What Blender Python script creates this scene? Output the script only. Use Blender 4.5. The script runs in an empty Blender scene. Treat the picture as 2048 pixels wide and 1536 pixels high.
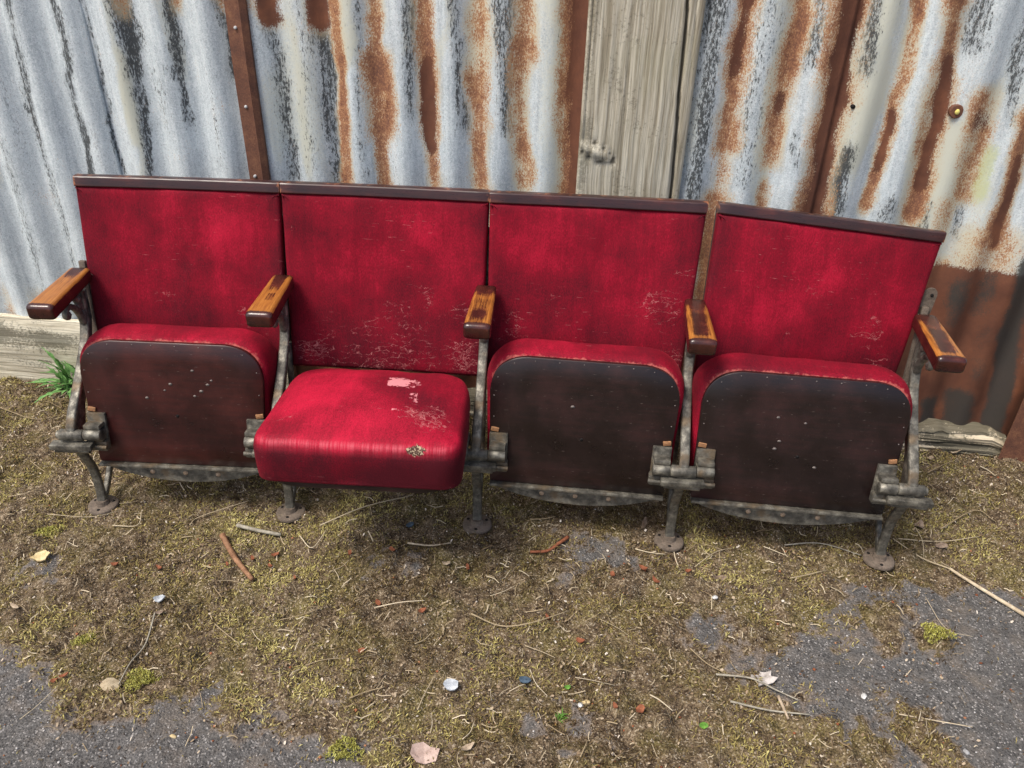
import bpy, bmesh, math, random
import numpy as np
from mathutils import Matrix, Vector

SC = bpy.context.scene
COL = SC.collection
rad = math.radians
random.seed(7)
RS = np.random.RandomState(11)

# ------------------------------------------------------------------ camera, sky, sun, exposure
PITCH, ROLL, CAMZ, FPX = rad(32.5), rad(1.7), 1.5, 1657.0
cF = np.array([0, math.cos(PITCH), -math.sin(PITCH)])
u0 = np.array([0, math.sin(PITCH), math.cos(PITCH)])
r0 = np.array([1.0, 0, 0])
cR = r0 * math.cos(ROLL) + u0 * math.sin(ROLL)
cU = u0 * math.cos(ROLL) - r0 * math.sin(ROLL)
cC = np.array([0, 0, CAMZ])
cam_d = bpy.data.cameras.new('camera')
cam = bpy.data.objects.new('camera', cam_d)
COL.objects.link(cam)
cam.matrix_world = Matrix(((cR[0], cU[0], -cF[0], 0), (cR[1], cU[1], -cF[1], 0), (cR[2], cU[2], -cF[2], CAMZ), (0, 0, 0, 1)))
cam_d.sensor_width = 36.0
cam_d.lens = 36.0 * FPX / 2048.0
cam_d.clip_start = 0.05
cam_d.clip_end = 300
SC.camera = cam

SUN_EL, SUN_AZ = rad(60), rad(-125)      # azimuth measured from +Y towards +X: the sun stands behind and left of the camera
world = bpy.data.worlds.new('World')
SC.world = world
world.use_nodes = True
wn = world.node_tree
sky = wn.nodes.new('ShaderNodeTexSky')
sky.sky_type = 'NISHITA'
sky.sun_disc = False
sky.sun_elevation = SUN_EL
sky.sun_rotation = SUN_AZ
sky.air_density = 0.8
sky.ozone_density = 0.2
sky.dust_density = 4.0
bg = wn.nodes['Background']
wn.links.new(sky.outputs[0], bg.inputs[0])
bg.inputs[1].default_value = 0.13
sun_d = bpy.data.lights.new('sun', 'SUN')
sun_d.energy = 1.9
sun_d.angle = rad(18)
sun_d.color = (1.0, 0.95, 0.87)
sun = bpy.data.objects.new('sun', sun_d)
COL.objects.link(sun)
sd = Vector((math.sin(SUN_AZ) * math.cos(SUN_EL), math.cos(SUN_AZ) * math.cos(SUN_EL), math.sin(SUN_EL)))
sun.rotation_euler = sd.to_track_quat('Z', 'Y').to_euler()
sun.location = sd * 10
SC.view_settings.view_transform = 'Standard'
SC.view_settings.look = 'None'
SC.view_settings.gamma = 1
SC.view_settings.use_curve_mapping = False
SC.view_settings.exposure = 0.62


# ------------------------------------------------------------------ helpers
def ray(px, py):
    return cF + cR * (px - 1024) / FPX - cU * (py - 768) / FPX


def gpt(px, py, z=0.0):
    d = ray(px, py)
    return cC + d * ((z - CAMZ) / d[2])


def hash2(ix, iy, s):
    n = (ix.astype(np.int64) * 374761393 + iy.astype(np.int64) * 668265263 + s * 1274126177) & 0x7fffffff
    n = ((n ^ (n >> 13)) * 1103515245) & 0x7fffffff
    n = ((n ^ (n >> 16)) * 12345677) & 0x7fffffff
    return ((n ^ (n >> 11)) & 0xffff) / 65535.0


def vn(x, y, s=0):
    x = np.asarray(x, float); y = np.asarray(y, float)
    ix, iy = np.floor(x), np.floor(y)
    fx, fy = x - ix, y - iy
    fx = fx * fx * (3 - 2 * fx); fy = fy * fy * (3 - 2 * fy)
    a, b = hash2(ix, iy, s), hash2(ix + 1, iy, s)
    c, d = hash2(ix, iy + 1, s), hash2(ix + 1, iy + 1, s)
    return (a * (1 - fx) + b * fx) * (1 - fy) + (c * (1 - fx) + d * fx) * fy


def fbm(x, y, s=0, o=4):
    t, a, n = 0, 0.5, 0
    for k in range(o):
        t = t + a * vn(np.asarray(x) * 2 ** k, np.asarray(y) * 2 ** k, s + 17 * k); n += a; a *= 0.55
    return t / n


def sst(a, b, x):
    t = np.clip((np.asarray(x, float) - a) / (b - a), 0, 1)
    return t * t * (3 - 2 * t)


WM = {}


def place(o, parent, W):
    COL.objects.link(o)
    W = W if W is not None else Matrix.Identity(4)
    WM[o.name] = W
    if parent is not None:
        o.parent = parent
        o.matrix_basis = WM[parent.name].inverted() @ W
    else:
        o.matrix_basis = W
    return o


def tag(o, label=None, cat=None, group=None, kind=None):
    if label: o['label'] = label
    if cat: o['category'] = cat
    if group: o['group'] = group
    if kind: o['kind'] = kind
    return o


def empty(name, W, label, cat, group=None):
    o = bpy.data.objects.new(name, None)
    o.empty_display_size = 0.1
    place(o, None, W)
    return tag(o, label, cat, group)


def mk(name, V, Fc, mat, parent=None, W=None, attrs=None, smooth=True, recalc=True, label=None, sharp=None):
    me = bpy.data.meshes.new(name)
    V = np.asarray(V, float)
    if isinstance(Fc, np.ndarray):
        n, k = Fc.shape
        me.vertices.add(len(V)); me.vertices.foreach_set('co', V.ravel())
        me.loops.add(n * k); me.loops.foreach_set('vertex_index', Fc.ravel().astype(np.int32))
        me.polygons.add(n)
        me.polygons.foreach_set('loop_start', np.arange(0, n * k, k, dtype=np.int32))
        me.polygons.foreach_set('loop_total', np.full(n, k, dtype=np.int32))
        me.update(calc_edges=True)
    else:
        me.from_pydata([tuple(v) for v in V], [], Fc)
        me.update()
    if attrs:
        for k, a in attrs.items():
            at = me.attributes.new(k, 'FLOAT', 'POINT')
            at.data.foreach_set('value', np.asarray(a, np.float32))
    if recalc:
        bm = bmesh.new(); bm.from_mesh(me)
        bmesh.ops.recalc_face_normals(bm, faces=bm.faces)
        bm.to_mesh(me); bm.free()
    if smooth:
        me.polygons.foreach_set('use_smooth', np.ones(len(me.polygons), bool))
        if sharp: me.set_sharp_from_angle(angle=rad(sharp))
    me.materials.append(mat)
    o = bpy.data.objects.new(name, me)
    place(o, parent, W)
    if label: o['label'] = label
    return o


class MB:
    """collects vertices and faces of one mesh"""
    def __init__(s): s.v = []; s.f = []
    def add(s, V, Fc):
        b = len(s.v); s.v += [tuple(map(float, p)) for p in V]; s.f += [tuple(i + b for i in q) for q in Fc]; return s
    def box(s, c, size, R=None, bev=0.0):
        bm = bmesh.new(); bmesh.ops.create_cube(bm, size=1.0)
        bmesh.ops.scale(bm, vec=size, verts=bm.verts)
        if bev: bmesh.ops.bevel(bm, geom=list(bm.edges), offset=bev, segments=2, affect='EDGES', profile=0.6)
        if R is not None: bmesh.ops.transform(bm, matrix=R, verts=bm.verts)
        bmesh.ops.translate(bm, vec=c, verts=bm.verts)
        bm.verts.index_update()
        s.add([v.co for v in bm.verts], [[v.index for v in f.verts] for f in bm.faces]); bm.free(); return s
    def cyl(s, a, b, r1, r2=None, n=14, cap=0.0):
        a, b = Vector(a), Vector(b); r2 = r1 if r2 is None else r2
        d = (b - a).normalized(); q = d.to_track_quat('Z', 'Y')
        rings = [(a, r1), (b, r2)]
        if cap:
            rings = [(a, r1 - cap), (a + d * cap, r1), (b - d * cap, r2), (b, r2 - cap)]
        V = []
        for c, r in rings:
            for i in range(n):
                t = 2 * math.pi * i / n
                V.append(c + q @ Vector((r * math.cos(t), r * math.sin(t), 0)))
        Fc = []
        for k in range(len(rings) - 1):
            for i in range(n):
                j = (i + 1) % n
                Fc.append((k * n + i, k * n + j, (k + 1) * n + j, (k + 1) * n + i))
        Fc.append(tuple(range(n))[::-1]); m = (len(rings) - 1) * n; Fc.append(tuple(m + i for i in range(n)))
        return s.add(V, Fc)
    def sphere(s, c, r, sc=(1, 1, 1), n=2):
        bm = bmesh.new(); bmesh.ops.create_icosphere(bm, subdivisions=n, radius=r)
        bmesh.ops.scale(bm, vec=sc, verts=bm.verts); bmesh.ops.translate(bm, vec=c, verts=bm.verts)
        bm.verts.index_update()
        s.add([v.co for v in bm.verts], [[v.index for v in f.verts] for f in bm.faces]); bm.free(); return s
    def sweep(s, path, prof, scales=None, ref=(1, 0, 0)):
        """prof: list of (a,b); a along ref axis, b along the in-plane normal"""
        P = [Vector(p) for p in path]; ref0 = Vector(ref); n = len(prof); V = []
        for i, p in enumerate(P):
            t = (P[min(i + 1, len(P) - 1)] - P[max(i - 1, 0)]).normalized()
            a = (ref0 - t * ref0.dot(t)).normalized(); b = t.cross(a)
            sc = scales[i] if scales is not None else 1.0
            sa, sb = sc if isinstance(sc, (tuple, list)) else (sc, sc)
            for x, y in prof: V.append(p + a * x * sa + b * y * sb)
        Fc = []
        for k in range(len(P) - 1):
            for i in range(n):
                j = (i + 1) % n
                Fc.append((k * n + i, k * n + j, (k + 1) * n + j, (k + 1) * n + i))
        Fc.append(tuple(range(n))[::-1]); m = (len(P) - 1) * n; Fc.append(tuple(m + i for i in range(n)))
        return s.add(V, Fc)
    def plate(s, poly, th, axis=0, bev=0):
        """poly in the two other axes, extruded +-th/2 along axis 0 (x)"""
        n = len(poly); V = [(-th / 2, a, b) for a, b in poly] + [(th / 2, a, b) for a, b in poly]
        Fc = [tuple(range(n))[::-1], tuple(range(n, 2 * n))] + [(i, (i + 1) % n, n + (i + 1) % n, n + i) for i in range(n)]
        return s.add(V, Fc)
    def build(s, name, mat, parent=None, W=None, **k): return mk(name, s.v, s.f, mat, parent, W, **k)


def circ(r, n=10, rb=None):
    rb = rb or r
    return [(r * math.cos(2 * math.pi * i / n), rb * math.sin(2 * math.pi * i / n)) for i in range(n)]


def rrect_prof(w, h, r, n=3):
    out = []
    for cx, cy, a0 in ((w / 2 - r, h / 2 - r, 0), (-w / 2 + r, h / 2 - r, 90), (-w / 2 + r, -h / 2 + r, 180), (w / 2 - r, -h / 2 + r, 270)):
        for i in range(n + 1):
            a = rad(a0 + 90 * i / n); out.append((cx + r * math.cos(a), cy + r * math.sin(a)))
    return out


def catmull(pts, n=6):
    P = [np.array(p, float) for p in pts]; P = [2 * P[0] - P[1]] + P + [2 * P[-1] - P[-2]]; out = []
    for i in range(1, len(P) - 2):
        for k in range(n):
            t = k / n
            out.append(0.5 * ((2 * P[i]) + (-P[i - 1] + P[i + 1]) * t + (2 * P[i - 1] - 5 * P[i] + 4 * P[i + 1] - P[i + 2]) * t ** 2 + (-P[i - 1] + 3 * P[i] - 3 * P[i + 1] + P[i + 2]) * t ** 3))
    out.append(P[-2]); return out


def outline(wb, wt, v0, v1, rb, rt, step=0.012):
    """closed outline (u,v), bottom width wb at v0, top width wt at v1, corner radii"""
    C = [(-wb / 2, v0, rb), (wb / 2, v0, rb), (wt / 2, v1, rt), (-wt / 2, v1, rt)]
    pts = []
    for i in range(4):
        p = np.array(C[i][:2]); a = np.array(C[i - 1][:2]); b = np.array(C[(i + 1) % 4][:2]); r = C[i][2]
        da = (a - p) / np.linalg.norm(a - p); db = (b - p) / np.linalg.norm(b - p)
        m = max(3, int(r / 0.008))
        q0, q1 = p + da * r, p + db * r
        for k in range(m + 1):
            t = k / m
            pts.append((1 - t) ** 2 * q0 + 2 * t * (1 - t) * (p * 0.85 + (q0 + q1) / 2 * 0.15) + t * t * q1)
    out = []
    for i in range(len(pts)):
        a, b = pts[i], pts[(i + 1) % len(pts)]
        L = np.linalg.norm(b - a); m = max(1, int(round(L / step)))
        for k in range(m): out.append(a + (b - a) * k / m)
    return np.array(out)


def slab(ol, rings, c=None):
    """rings: (inset, scale, w).  returns V, F with centre fans on both ends"""
    c = ol.mean(0) if c is None else np.array(c)
    t = np.roll(ol, -1, 0) - np.roll(ol, 1, 0); nrm = np.stack([t[:, 1], -t[:, 0]], 1); nrm /= np.linalg.norm(nrm, axis=1)[:, None] + 1e-9
    V = []; N = len(ol)
    for d, s, w in rings:
        p = c + (ol - nrm * d - c) * s
        wz = w(p) if callable(w) else np.full(N, w)
        V.append(np.column_stack([p, wz]))
    V = np.concatenate(V); Fc = []
    for k in range(len(rings) - 1):
        for i in range(N):
            j = (i + 1) % N
            Fc.append((k * N + i, k * N + j, (k + 1) * N + j, (k + 1) * N + i))
    w0 = rings[0][2]; w1 = rings[-1][2]
    w0 = float(np.mean(w0(c[None]))) if callable(w0) else w0
    w1 = float(np.mean(w1(c[None]))) if callable(w1) else w1
    a = len(V); V = np.concatenate([V, [[c[0], c[1], w0], [c[0], c[1], w1]]])
    m = (len(rings) - 1) * N
    for i in range(N):
        j = (i + 1) % N
        Fc.append((a, j, i)); Fc.append((a + 1, m + i, m + j))
    return V, Fc


# ------------------------------------------------------------------ node materials
class M:
    def __init__(s, name):
        s.m = bpy.data.materials.new(name); s.m.use_nodes = True; s.t = s.m.node_tree; s.b = s.t.nodes['Principled BSDF']
        s.tc = s.n('ShaderNodeTexCoord').outputs['Object']
    def n(s, ty, **k):
        x = s.t.nodes.new(ty)
        for a, v in k.items(): setattr(x, a, v)
        return x
    def put(s, sock, v):
        if isinstance(v, bpy.types.NodeSocket): s.t.links.new(v, sock)
        elif v is not None:
            if isinstance(v, (tuple, list)) and len(v) == 3 and sock.type == 'RGBA': v = (*v, 1)
            sock.default_value = v
    def mp(s, scale=(1, 1, 1), vec=None, loc=(0, 0, 0), rot=(0, 0, 0)):
        x = s.n('ShaderNodeMapping'); s.put(x.inputs[0], vec or s.tc); x.inputs[3].default_value = scale; x.inputs[1].default_value = loc; x.inputs[2].default_value = rot
        return x.outputs[0]
    def noise(s, sc, vec=None, det=4, rough=0.55, dist=0.0, col=False):
        x = s.n('ShaderNodeTexNoise'); s.put(x.inputs['Vector'], vec or s.tc)
        x.inputs['Scale'].default_value = sc; x.inputs['Detail'].default_value = det; x.inputs['Roughness'].default_value = rough; x.inputs['Distortion'].default_value = dist
        return x.outputs['Color' if col else 'Fac']
    def vor(s, sc, vec=None, feat='DISTANCE_TO_EDGE', out='Distance', rnd=1.0):
        x = s.n('ShaderNodeTexVoronoi', feature=feat); s.put(x.inputs['Vector'], vec or s.tc); x.inputs['Scale'].default_value = sc
        x.inputs['Randomness'].default_value = rnd
        return x.outputs[out]
    def attr(s, name):
        x = s.n('ShaderNodeAttribute', attribute_name=name); return x.outputs['Fac']
    def rnd(s): return s.n('ShaderNodeObjectInfo').outputs['Random']
    def ma(s, op, a, b=None, c=None, clamp=False):
        x = s.n('ShaderNodeMath', operation=op, use_clamp=clamp); s.put(x.inputs[0], a)
        if b is not None: s.put(x.inputs[1], b)
        if c is not None: s.put(x.inputs[2], c)
        return x.outputs[0]
    def step(s, v, a, b, lo=0.0, hi=1.0):
        x = s.n('ShaderNodeMapRange', interpolation_type='SMOOTHSTEP'); s.put(x.inputs[0], v)
        s.put(x.inputs[1], a); s.put(x.inputs[2], b); s.put(x.inputs[3], lo); s.put(x.inputs[4], hi); return x.outputs[0]
    def mix(s, f, a, b, mode='MIX'):
        x = s.n('ShaderNodeMix', data_type='RGBA', blend_type=mode); s.put(x.inputs[0], f); s.put(x.inputs[6], a); s.put(x.inputs[7], b); return x.outputs[2]
    def ramp(s, v, stops):
        x = s.n('ShaderNodeValToRGB'); s.put(x.inputs[0], v); e = x.color_ramp.elements
        while len(e) < len(stops): e.new(0.5)
        for q, (p, c) in zip(e, stops): q.position = p; q.color = (*c, 1)
        return x.outputs[0]
    def bump(s, h, st=0.3, d=0.01, nrm=None):
        x = s.n('ShaderNodeBump'); s.put(x.inputs['Height'], h); x.inputs['Strength'].default_value = st; x.inputs['Distance'].default_value = d
        if nrm is not None: s.put(x.inputs['Normal'], nrm)
        return x.outputs[0]
    def out(s, col, rough=0.6, normal=None, **k):
        s.put(s.b.inputs['Base Color'], col); s.put(s.b.inputs['Roughness'], rough)
        if normal is not None: s.put(s.b.inputs['Normal'], normal)
        for a, v in k.items(): s.put(s.b.inputs[a.replace('_', ' ')], v)
        return s.m


def mat_sheet():
    m = M('weathered_zinc')
    st = m.noise(1.0, m.mp((70, 70, 5)), 5, 0.6)
    st2 = m.noise(1.0, m.mp((22, 22, 2.2), loc=(3, 1, 7)), 3, 0.5)
    fi = m.noise(170, None, 4, 0.75)
    fv = m.noise(1.0, m.mp((260, 260, 110)), 3, 0.7)
    md = m.noise(14, None, 4, 0.6)
    bl = m.ma('ADD', m.ma('MULTIPLY', st, 0.45), m.ma('MULTIPLY', st2, 0.3)); bl = m.ma('ADD', bl, m.ma('MULTIPLY', md, 0.25))
    base = m.ramp(bl, [(0.30, (0.23, 0.28, 0.30)), (0.42, (0.43, 0.50, 0.53)), (0.54, (0.62, 0.70, 0.715)), (0.70, (0.78, 0.83, 0.82))])
    base = m.mix(m.step(fi, 0.42, 0.64), base, m.mix(0.55, base, (0.78, 0.82, 0.84)))
    gr1 = m.noise(330, None, 4, 0.8); gr2 = m.vor(150, m.mp((1, 1, .55)), 'F1', 'Color'); gsp = m.n('ShaderNodeSeparateColor'); m.put(gsp.inputs[0], gr2)
    base = m.mix(m.step(gr1, 0.50, 0.66, 0, 0.55), base, (0.80, 0.84, 0.86))
    base = m.mix(m.step(gr1, 0.47, 0.36, 0, 0.55), base, (0.17, 0.19, 0.21))
    base = m.mix(m.ma('MULTIPLY', gsp.outputs[0], 0.2), base, (0.30, 0.34, 0.38))
    # pale oxide bloom
    base = m.mix(m.step(m.ma('ADD', m.attr('pale'), m.ma('MULTIPLY', m.ma('SUBTRACT', fi, 0.5), 0.9)), 0.2, 0.9), base, (0.575, 0.59, 0.50))
    # black pitting
    fq = m.noise(1.0, m.mp((210, 210, 75), loc=(5, 2, 1)), 5, 0.8)
    dk = m.ma('ADD', m.ma('MULTIPLY', m.attr('dark'), 0.72), m.ma('MULTIPLY', m.ma('SUBTRACT', fq, 0.5), 2.1)); dk = m.ma('ADD', dk, m.ma('MULTIPLY', m.ma('SUBTRACT', st, 0.5), 0.8))
    sp = m.ma('ADD', m.ma('MULTIPLY', m.ma('SUBTRACT', fv, 0.5), 1.5), m.ma('SUBTRACT', st2, 0.5))
    base = m.mix(m.step(sp, 0.20, 0.45, 0, 0.6), base, (0.09, 0.10, 0.11))
    base = m.mix(m.step(m.attr('dark'), 0.2, 1.0, 0, 0.45), base, (0.16, 0.18, 0.20))
    base = m.mix(m.step(dk, 0.36, 0.62, 0, 0.92), base, (0.032, 0.036, 0.038))
    # speckled rust, paler towards its rim
    fs = m.noise(1.0, m.mp((300, 300, 200)), 4, 0.85)
    ru = m.ma('ADD', m.ma('MULTIPLY', m.attr('rust'), 0.85), m.ma('MULTIPLY', m.ma('SUBTRACT', fs, 0.5), 2.2)); ru = m.ma('ADD', ru, m.ma('MULTIPLY', m.ma('SUBTRACT', md, 0.5), 0.9)); ru = m.ma('ADD', ru, m.ma('MULTIPLY', m.ma('SUBTRACT', st, 0.5), 0.5))
    rc = m.ramp(m.ma('ADD', m.ma('MULTIPLY', ru, 0.8), m.ma('MULTIPLY', m.ma('SUBTRACT', m.noise(60, None, 4, 0.7), 0.5), 0.7)), [(0.25, (0.60, 0.42, 0.24)), (0.44, (0.44, 0.22, 0.095)), (0.62, (0.29, 0.115, 0.055)), (0.88, (0.15, 0.058, 0.036))])
    base = m.mix(m.step(m.ma('ADD', m.attr('rust'), m.ma('MULTIPLY', m.ma('SUBTRACT', fs, 0.5), 0.8)), 0.05, 0.55, 0, 0.55), base, (0.58, 0.51, 0.35))
    base = m.mix(m.step(ru, 0.30, 0.58, 0, 0.95), base, rc)
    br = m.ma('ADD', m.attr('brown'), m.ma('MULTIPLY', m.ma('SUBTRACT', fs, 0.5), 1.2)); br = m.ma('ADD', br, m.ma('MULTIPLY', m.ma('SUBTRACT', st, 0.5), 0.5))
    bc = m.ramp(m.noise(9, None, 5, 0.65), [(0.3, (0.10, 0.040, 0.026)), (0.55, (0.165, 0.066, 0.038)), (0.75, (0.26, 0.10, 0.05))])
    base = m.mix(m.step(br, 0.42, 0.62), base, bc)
    # soot patches at the foot of the right sheet
    ta = m.ma('ADD', m.attr('tar'), m.ma('MULTIPLY', m.ma('SUBTRACT', md, 0.5), 0.8)); ta = m.ma('ADD', ta, m.ma('MULTIPLY', m.ma('SUBTRACT', fs, 0.5), 1.0))
    base = m.mix(m.step(ta, 0.36, 0.75, 0, 0.9), base, (0.045, 0.046, 0.042))
    base = m.mix(m.step(m.ma('ADD', m.attr('lime'), m.ma('MULTIPLY', m.ma('SUBTRACT', fi, 0.5), 0.8)), 0.3, 0.8, 0, 0.55), base, (0.50, 0.56, 0.24))
    nb = m.bump(m.ma('ADD', fi, m.ma('MULTIPLY', st, 0.6)), 0.35, 0.003)
    return m.out(base, m.step(m.attr('rust'), 0, 1, 0.55, 0.9), nb, Metallic=0.0, Specular_IOR_Level=0.35)


def mat_rust(name='rusty_iron', a=(0.075, 0.032, 0.022), b=(0.15, 0.062, 0.036), c=(0.26, 0.12, 0.06), r=0.75):
    m = M(name); n = m.noise(28, None, 6, 0.7); f = m.noise(240, None, 3, 0.7)
    col = m.ramp(m.ma('ADD', m.ma('MULTIPLY', n, 0.6), m.ma('MULTIPLY', f, 0.4)), [(0.33, a), (0.5, b), (0.68, c)])
    return m.out(col, r, m.bump(f, 0.4, 0.003))


def mat_iron():
    m = M('worn_cast_iron'); n = m.noise(40, None, 5, 0.65); f = m.noise(260, None, 3, 0.7); k = m.noise(16, None, 3)
    col = m.ramp(n, [(0.32, (0.040, 0.037, 0.030)), (0.5, (0.118, 0.110, 0.090)), (0.64, (0.25, 0.235, 0.19))])
    col = m.mix(m.step(k, 0.52, 0.68, 0, 0.75), col, (0.16, 0.11, 0.06))
    col = m.mix(m.step(f, 0.62, 0.74, 0, 0.6), col, (0.36, 0.34, 0.28))
    return m.out(col, m.step(n, 0.3, 0.7, 0.62, 0.4), m.bump(m.ma('ADD', f, n), 0.35, 0.003), Metallic=0.35)


def mat_foot():
    return mat_rust('rusty_foot_iron', (0.065, 0.050, 0.036), (0.13, 0.10, 0.075), (0.22, 0.175, 0.135), 0.85)


def mat_velvet():
    m = M('worn_crimson_velvet'); rn = m.rnd(); off = m.ma('MULTIPLY', rn, 37.0)
    cmb = m.n('ShaderNodeCombineXYZ'); m.put(cmb.inputs[0], off); m.put(cmb.inputs[1], off)
    va = m.n('ShaderNodeVectorMath', operation='ADD'); m.put(va.inputs[0], m.tc); m.put(va.inputs[1], cmb.outputs[0]); v = va.outputs[0]
    nap_light = m.noise(8, v, 5, 0.55); strk = m.noise(1.0, m.mp((120, 12, 20), v), 3, 0.6); weave = m.noise(1.0, m.mp((420, 180, 300), v), 2, 0.6)
    nap_light2 = m.ma('ADD', m.ma('MULTIPLY', nap_light, 0.55), m.ma('ADD', m.ma('MULTIPLY', strk, 0.12), m.ma('MULTIPLY', weave, 0.33)))
    vst = m.noise(1.0, m.mp((16, 3.5, 8), v), 4, 0.6)
    nap_light2 = m.ma('ADD', nap_light2, m.ma('MULTIPLY', m.ma('SUBTRACT', vst, 0.5), 0.22))
    nap_light2 = m.ma('ADD', nap_light2, m.ma('MULTIPLY', m.ma('SUBTRACT', m.attr('nap_light'), 0.5), 0.26))  # vertex tone: pile nap, plus skylight painted on the lowered seat
    col = m.ramp(nap_light2, [(0.30, (0.065, 0.0045, 0.010)), (0.43, (0.125, 0.004, 0.0125)), (0.56, (0.215, 0.004, 0.0165)), (0.74, (0.44, 0.008, 0.034))])
    wear = m.attr('wear')
    cv = m.n('ShaderNodeVectorMath', operation='ADD'); m.put(cv.inputs[0], v)
    dn = m.n('ShaderNodeVectorMath', operation='SCALE'); m.put(dn.inputs[0], m.noise(45, v, 3, 0.7, col=True)); dn.inputs[3].default_value = 0.03
    m.put(cv.inputs[1], dn.outputs[0])
    e1 = m.vor(1.0, m.mp((13, 58, 35), cv.outputs[0])); e2 = m.vor(1.0, m.mp((55, 120, 80), cv.outputs[0]))
    wn_ = m.noise(20, v, 4, 0.7)
    msk = m.ma('ADD', wear, m.ma('MULTIPLY', m.ma('SUBTRACT', wn_, 0.5), 1.3))
    c1 = m.ma('MULTIPLY', m.step(m.ma('ADD', e1, m.ma('MULTIPLY', m.ma('SUBTRACT', m.noise(130, v, 3, .7), .42), 0.12)), 0.008, 0.04, 1, 0), m.step(msk, 0.40, 0.62))
    c2 = m.ma('MULTIPLY', m.step(m.ma('ADD', e2, m.ma('MULTIPLY', m.ma('SUBTRACT', m.noise(170, v, 3, .7), .42), 0.25)), 0.02, 0.12, 1, 0), m.step(msk, 0.60, 0.85))
    c3 = m.ma('MULTIPLY', m.step(m.noise(150, v, 3, 0.7), 0.48, 0.62), m.step(msk, 0.85, 1.15))
    crk = m.ma('MAXIMUM', c1, m.ma('MAXIMUM', c2, c3))
    col = m.mix(m.ma('MULTIPLY', crk, 0.72), col, m.mix(m.noise(70, v), (0.36, 0.06, 0.08), (0.60, 0.26, 0.24)))
    col = m.mix(m.step(m.ma('ADD', m.attr('edge'), m.ma('MULTIPLY', m.ma('SUBTRACT', m.noise(60, v, 5, 0.75), 0.5), 1.7)), 0.42, 0.85, 0, 0.8), col, (0.52, 0.14, 0.115))
    col = m.mix(m.step(m.ma('ADD', m.attr('bald'), m.ma('MULTIPLY', m.ma('SUBTRACT', m.noise(42, v, 5, 0.75), 0.5), 1.5)), 0.48, 0.60), col, (0.66, 0.25, 0.27))
    dsh = m.noise(1.0, m.mp((260, 4, 4), v), 3, .7)
    col = m.mix(m.ma('MULTIPLY', m.attr('ridge'), m.step(dsh, .40, .60, .15, .9)), col, (0.60, 0.13, 0.16))
    tn = m.ma('ADD', m.attr('tear'), m.ma('MULTIPLY', m.ma('SUBTRACT', m.noise(80, v, 3, .7), 0.5), 0.8))
    col = m.mix(m.step(tn, 0.45, 0.6, 0, 0.95), col, m.mix(m.step(m.noise(1.0, m.mp((300, 60, 300), v), 3), .5, .6), (0.05, 0.035, 0.025), (0.42, 0.34, 0.22)))
    sc_ = m.noise(1.0, m.mp((26, 330, 330), v, rot=(0, 0, .12)), 3, .6)
    col = m.mix(m.ma('MULTIPLY', m.step(sc_, .66, .73), m.step(m.noise(5, v, 3), .47, .62)), col, m.mix(.5, col, (0.60, 0.22, 0.22)))
    h = m.ma('ADD', m.ma('MULTIPLY', weave, 0.5), m.ma('SUBTRACT', m.ma('MULTIPLY', nap_light, 0.8), m.ma('MULTIPLY', crk, 0.8)))
    return m.out(col, 0.75, m.bump(h, 0.30, 0.004), Sheen_Weight=0.12, Sheen_Roughness=0.35, Sheen_Tint=(0.9, 0.10, 0.13, 1), Specular_IOR_Level=0.15)


def mat_board(name, a, b, c):
    m = M(name); g = m.noise(1.0, m.mp((6, 90, 6)), 5, 0.65, 0.4); k = m.noise(6, None, 4, 0.6); f = m.noise(1.0, m.mp((90, 500, 90)), 3, 0.7)
    col = m.ramp(m.ma('ADD', m.ma('MULTIPLY', g, 0.25), m.ma('MULTIPLY', k, 0.75)), [(0.34, a), (0.5, b), (0.66, c)])
    sc = m.noise(1.0, m.mp((60, 420, 60), rot=(0, 0, 0.5)), 2, 0.5)
    col = m.mix(m.step(sc, 0.70, 0.76, 0, 0.5), col, (0.20, 0.16, 0.14))
    spk = m.noise(210, None, 2, 0.6); col = m.mix(m.step(spk, 0.72, 0.78, 0, 0.3), col, (0.22, 0.18, 0.16))
    return m.out(col, m.step(k, 0.3, 0.7, 0.26, 0.46), m.bump(m.ma('ADD', g, f), 0.08, 0.002), Specular_IOR_Level=0.5)


def mat_rail():
    m = M('varnished_mahogany'); g = m.noise(1.0, m.mp((5, 120, 120)), 4, 0.6); k = m.noise(9, None, 4, 0.6); f = m.noise(1.0, m.mp((25, 300, 300)), 3)
    col = m.ramp(m.ma('ADD', m.ma('MULTIPLY', g, 0.4), m.ma('MULTIPLY', k, 0.6)), [(0.35, (0.018, 0.008, 0.009)), (0.52, (0.038, 0.011, 0.011)), (0.7, (0.11, 0.026, 0.017))])
    col = m.mix(m.step(m.ma('ADD', m.attr('edge'), m.ma('MULTIPLY', m.ma('SUBTRACT', m.noise(70, None, 3), 0.5), 0.9)), 0.5, 0.75, 0, 0.8), col, (0.40, 0.15, 0.06))
    return m.out(col, m.step(f, 0.3, 0.7, 0.26, 0.48), m.bump(g, 0.08, 0.002), Specular_IOR_Level=0.5, Coat_Weight=0.12, Coat_Roughness=0.2)


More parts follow.
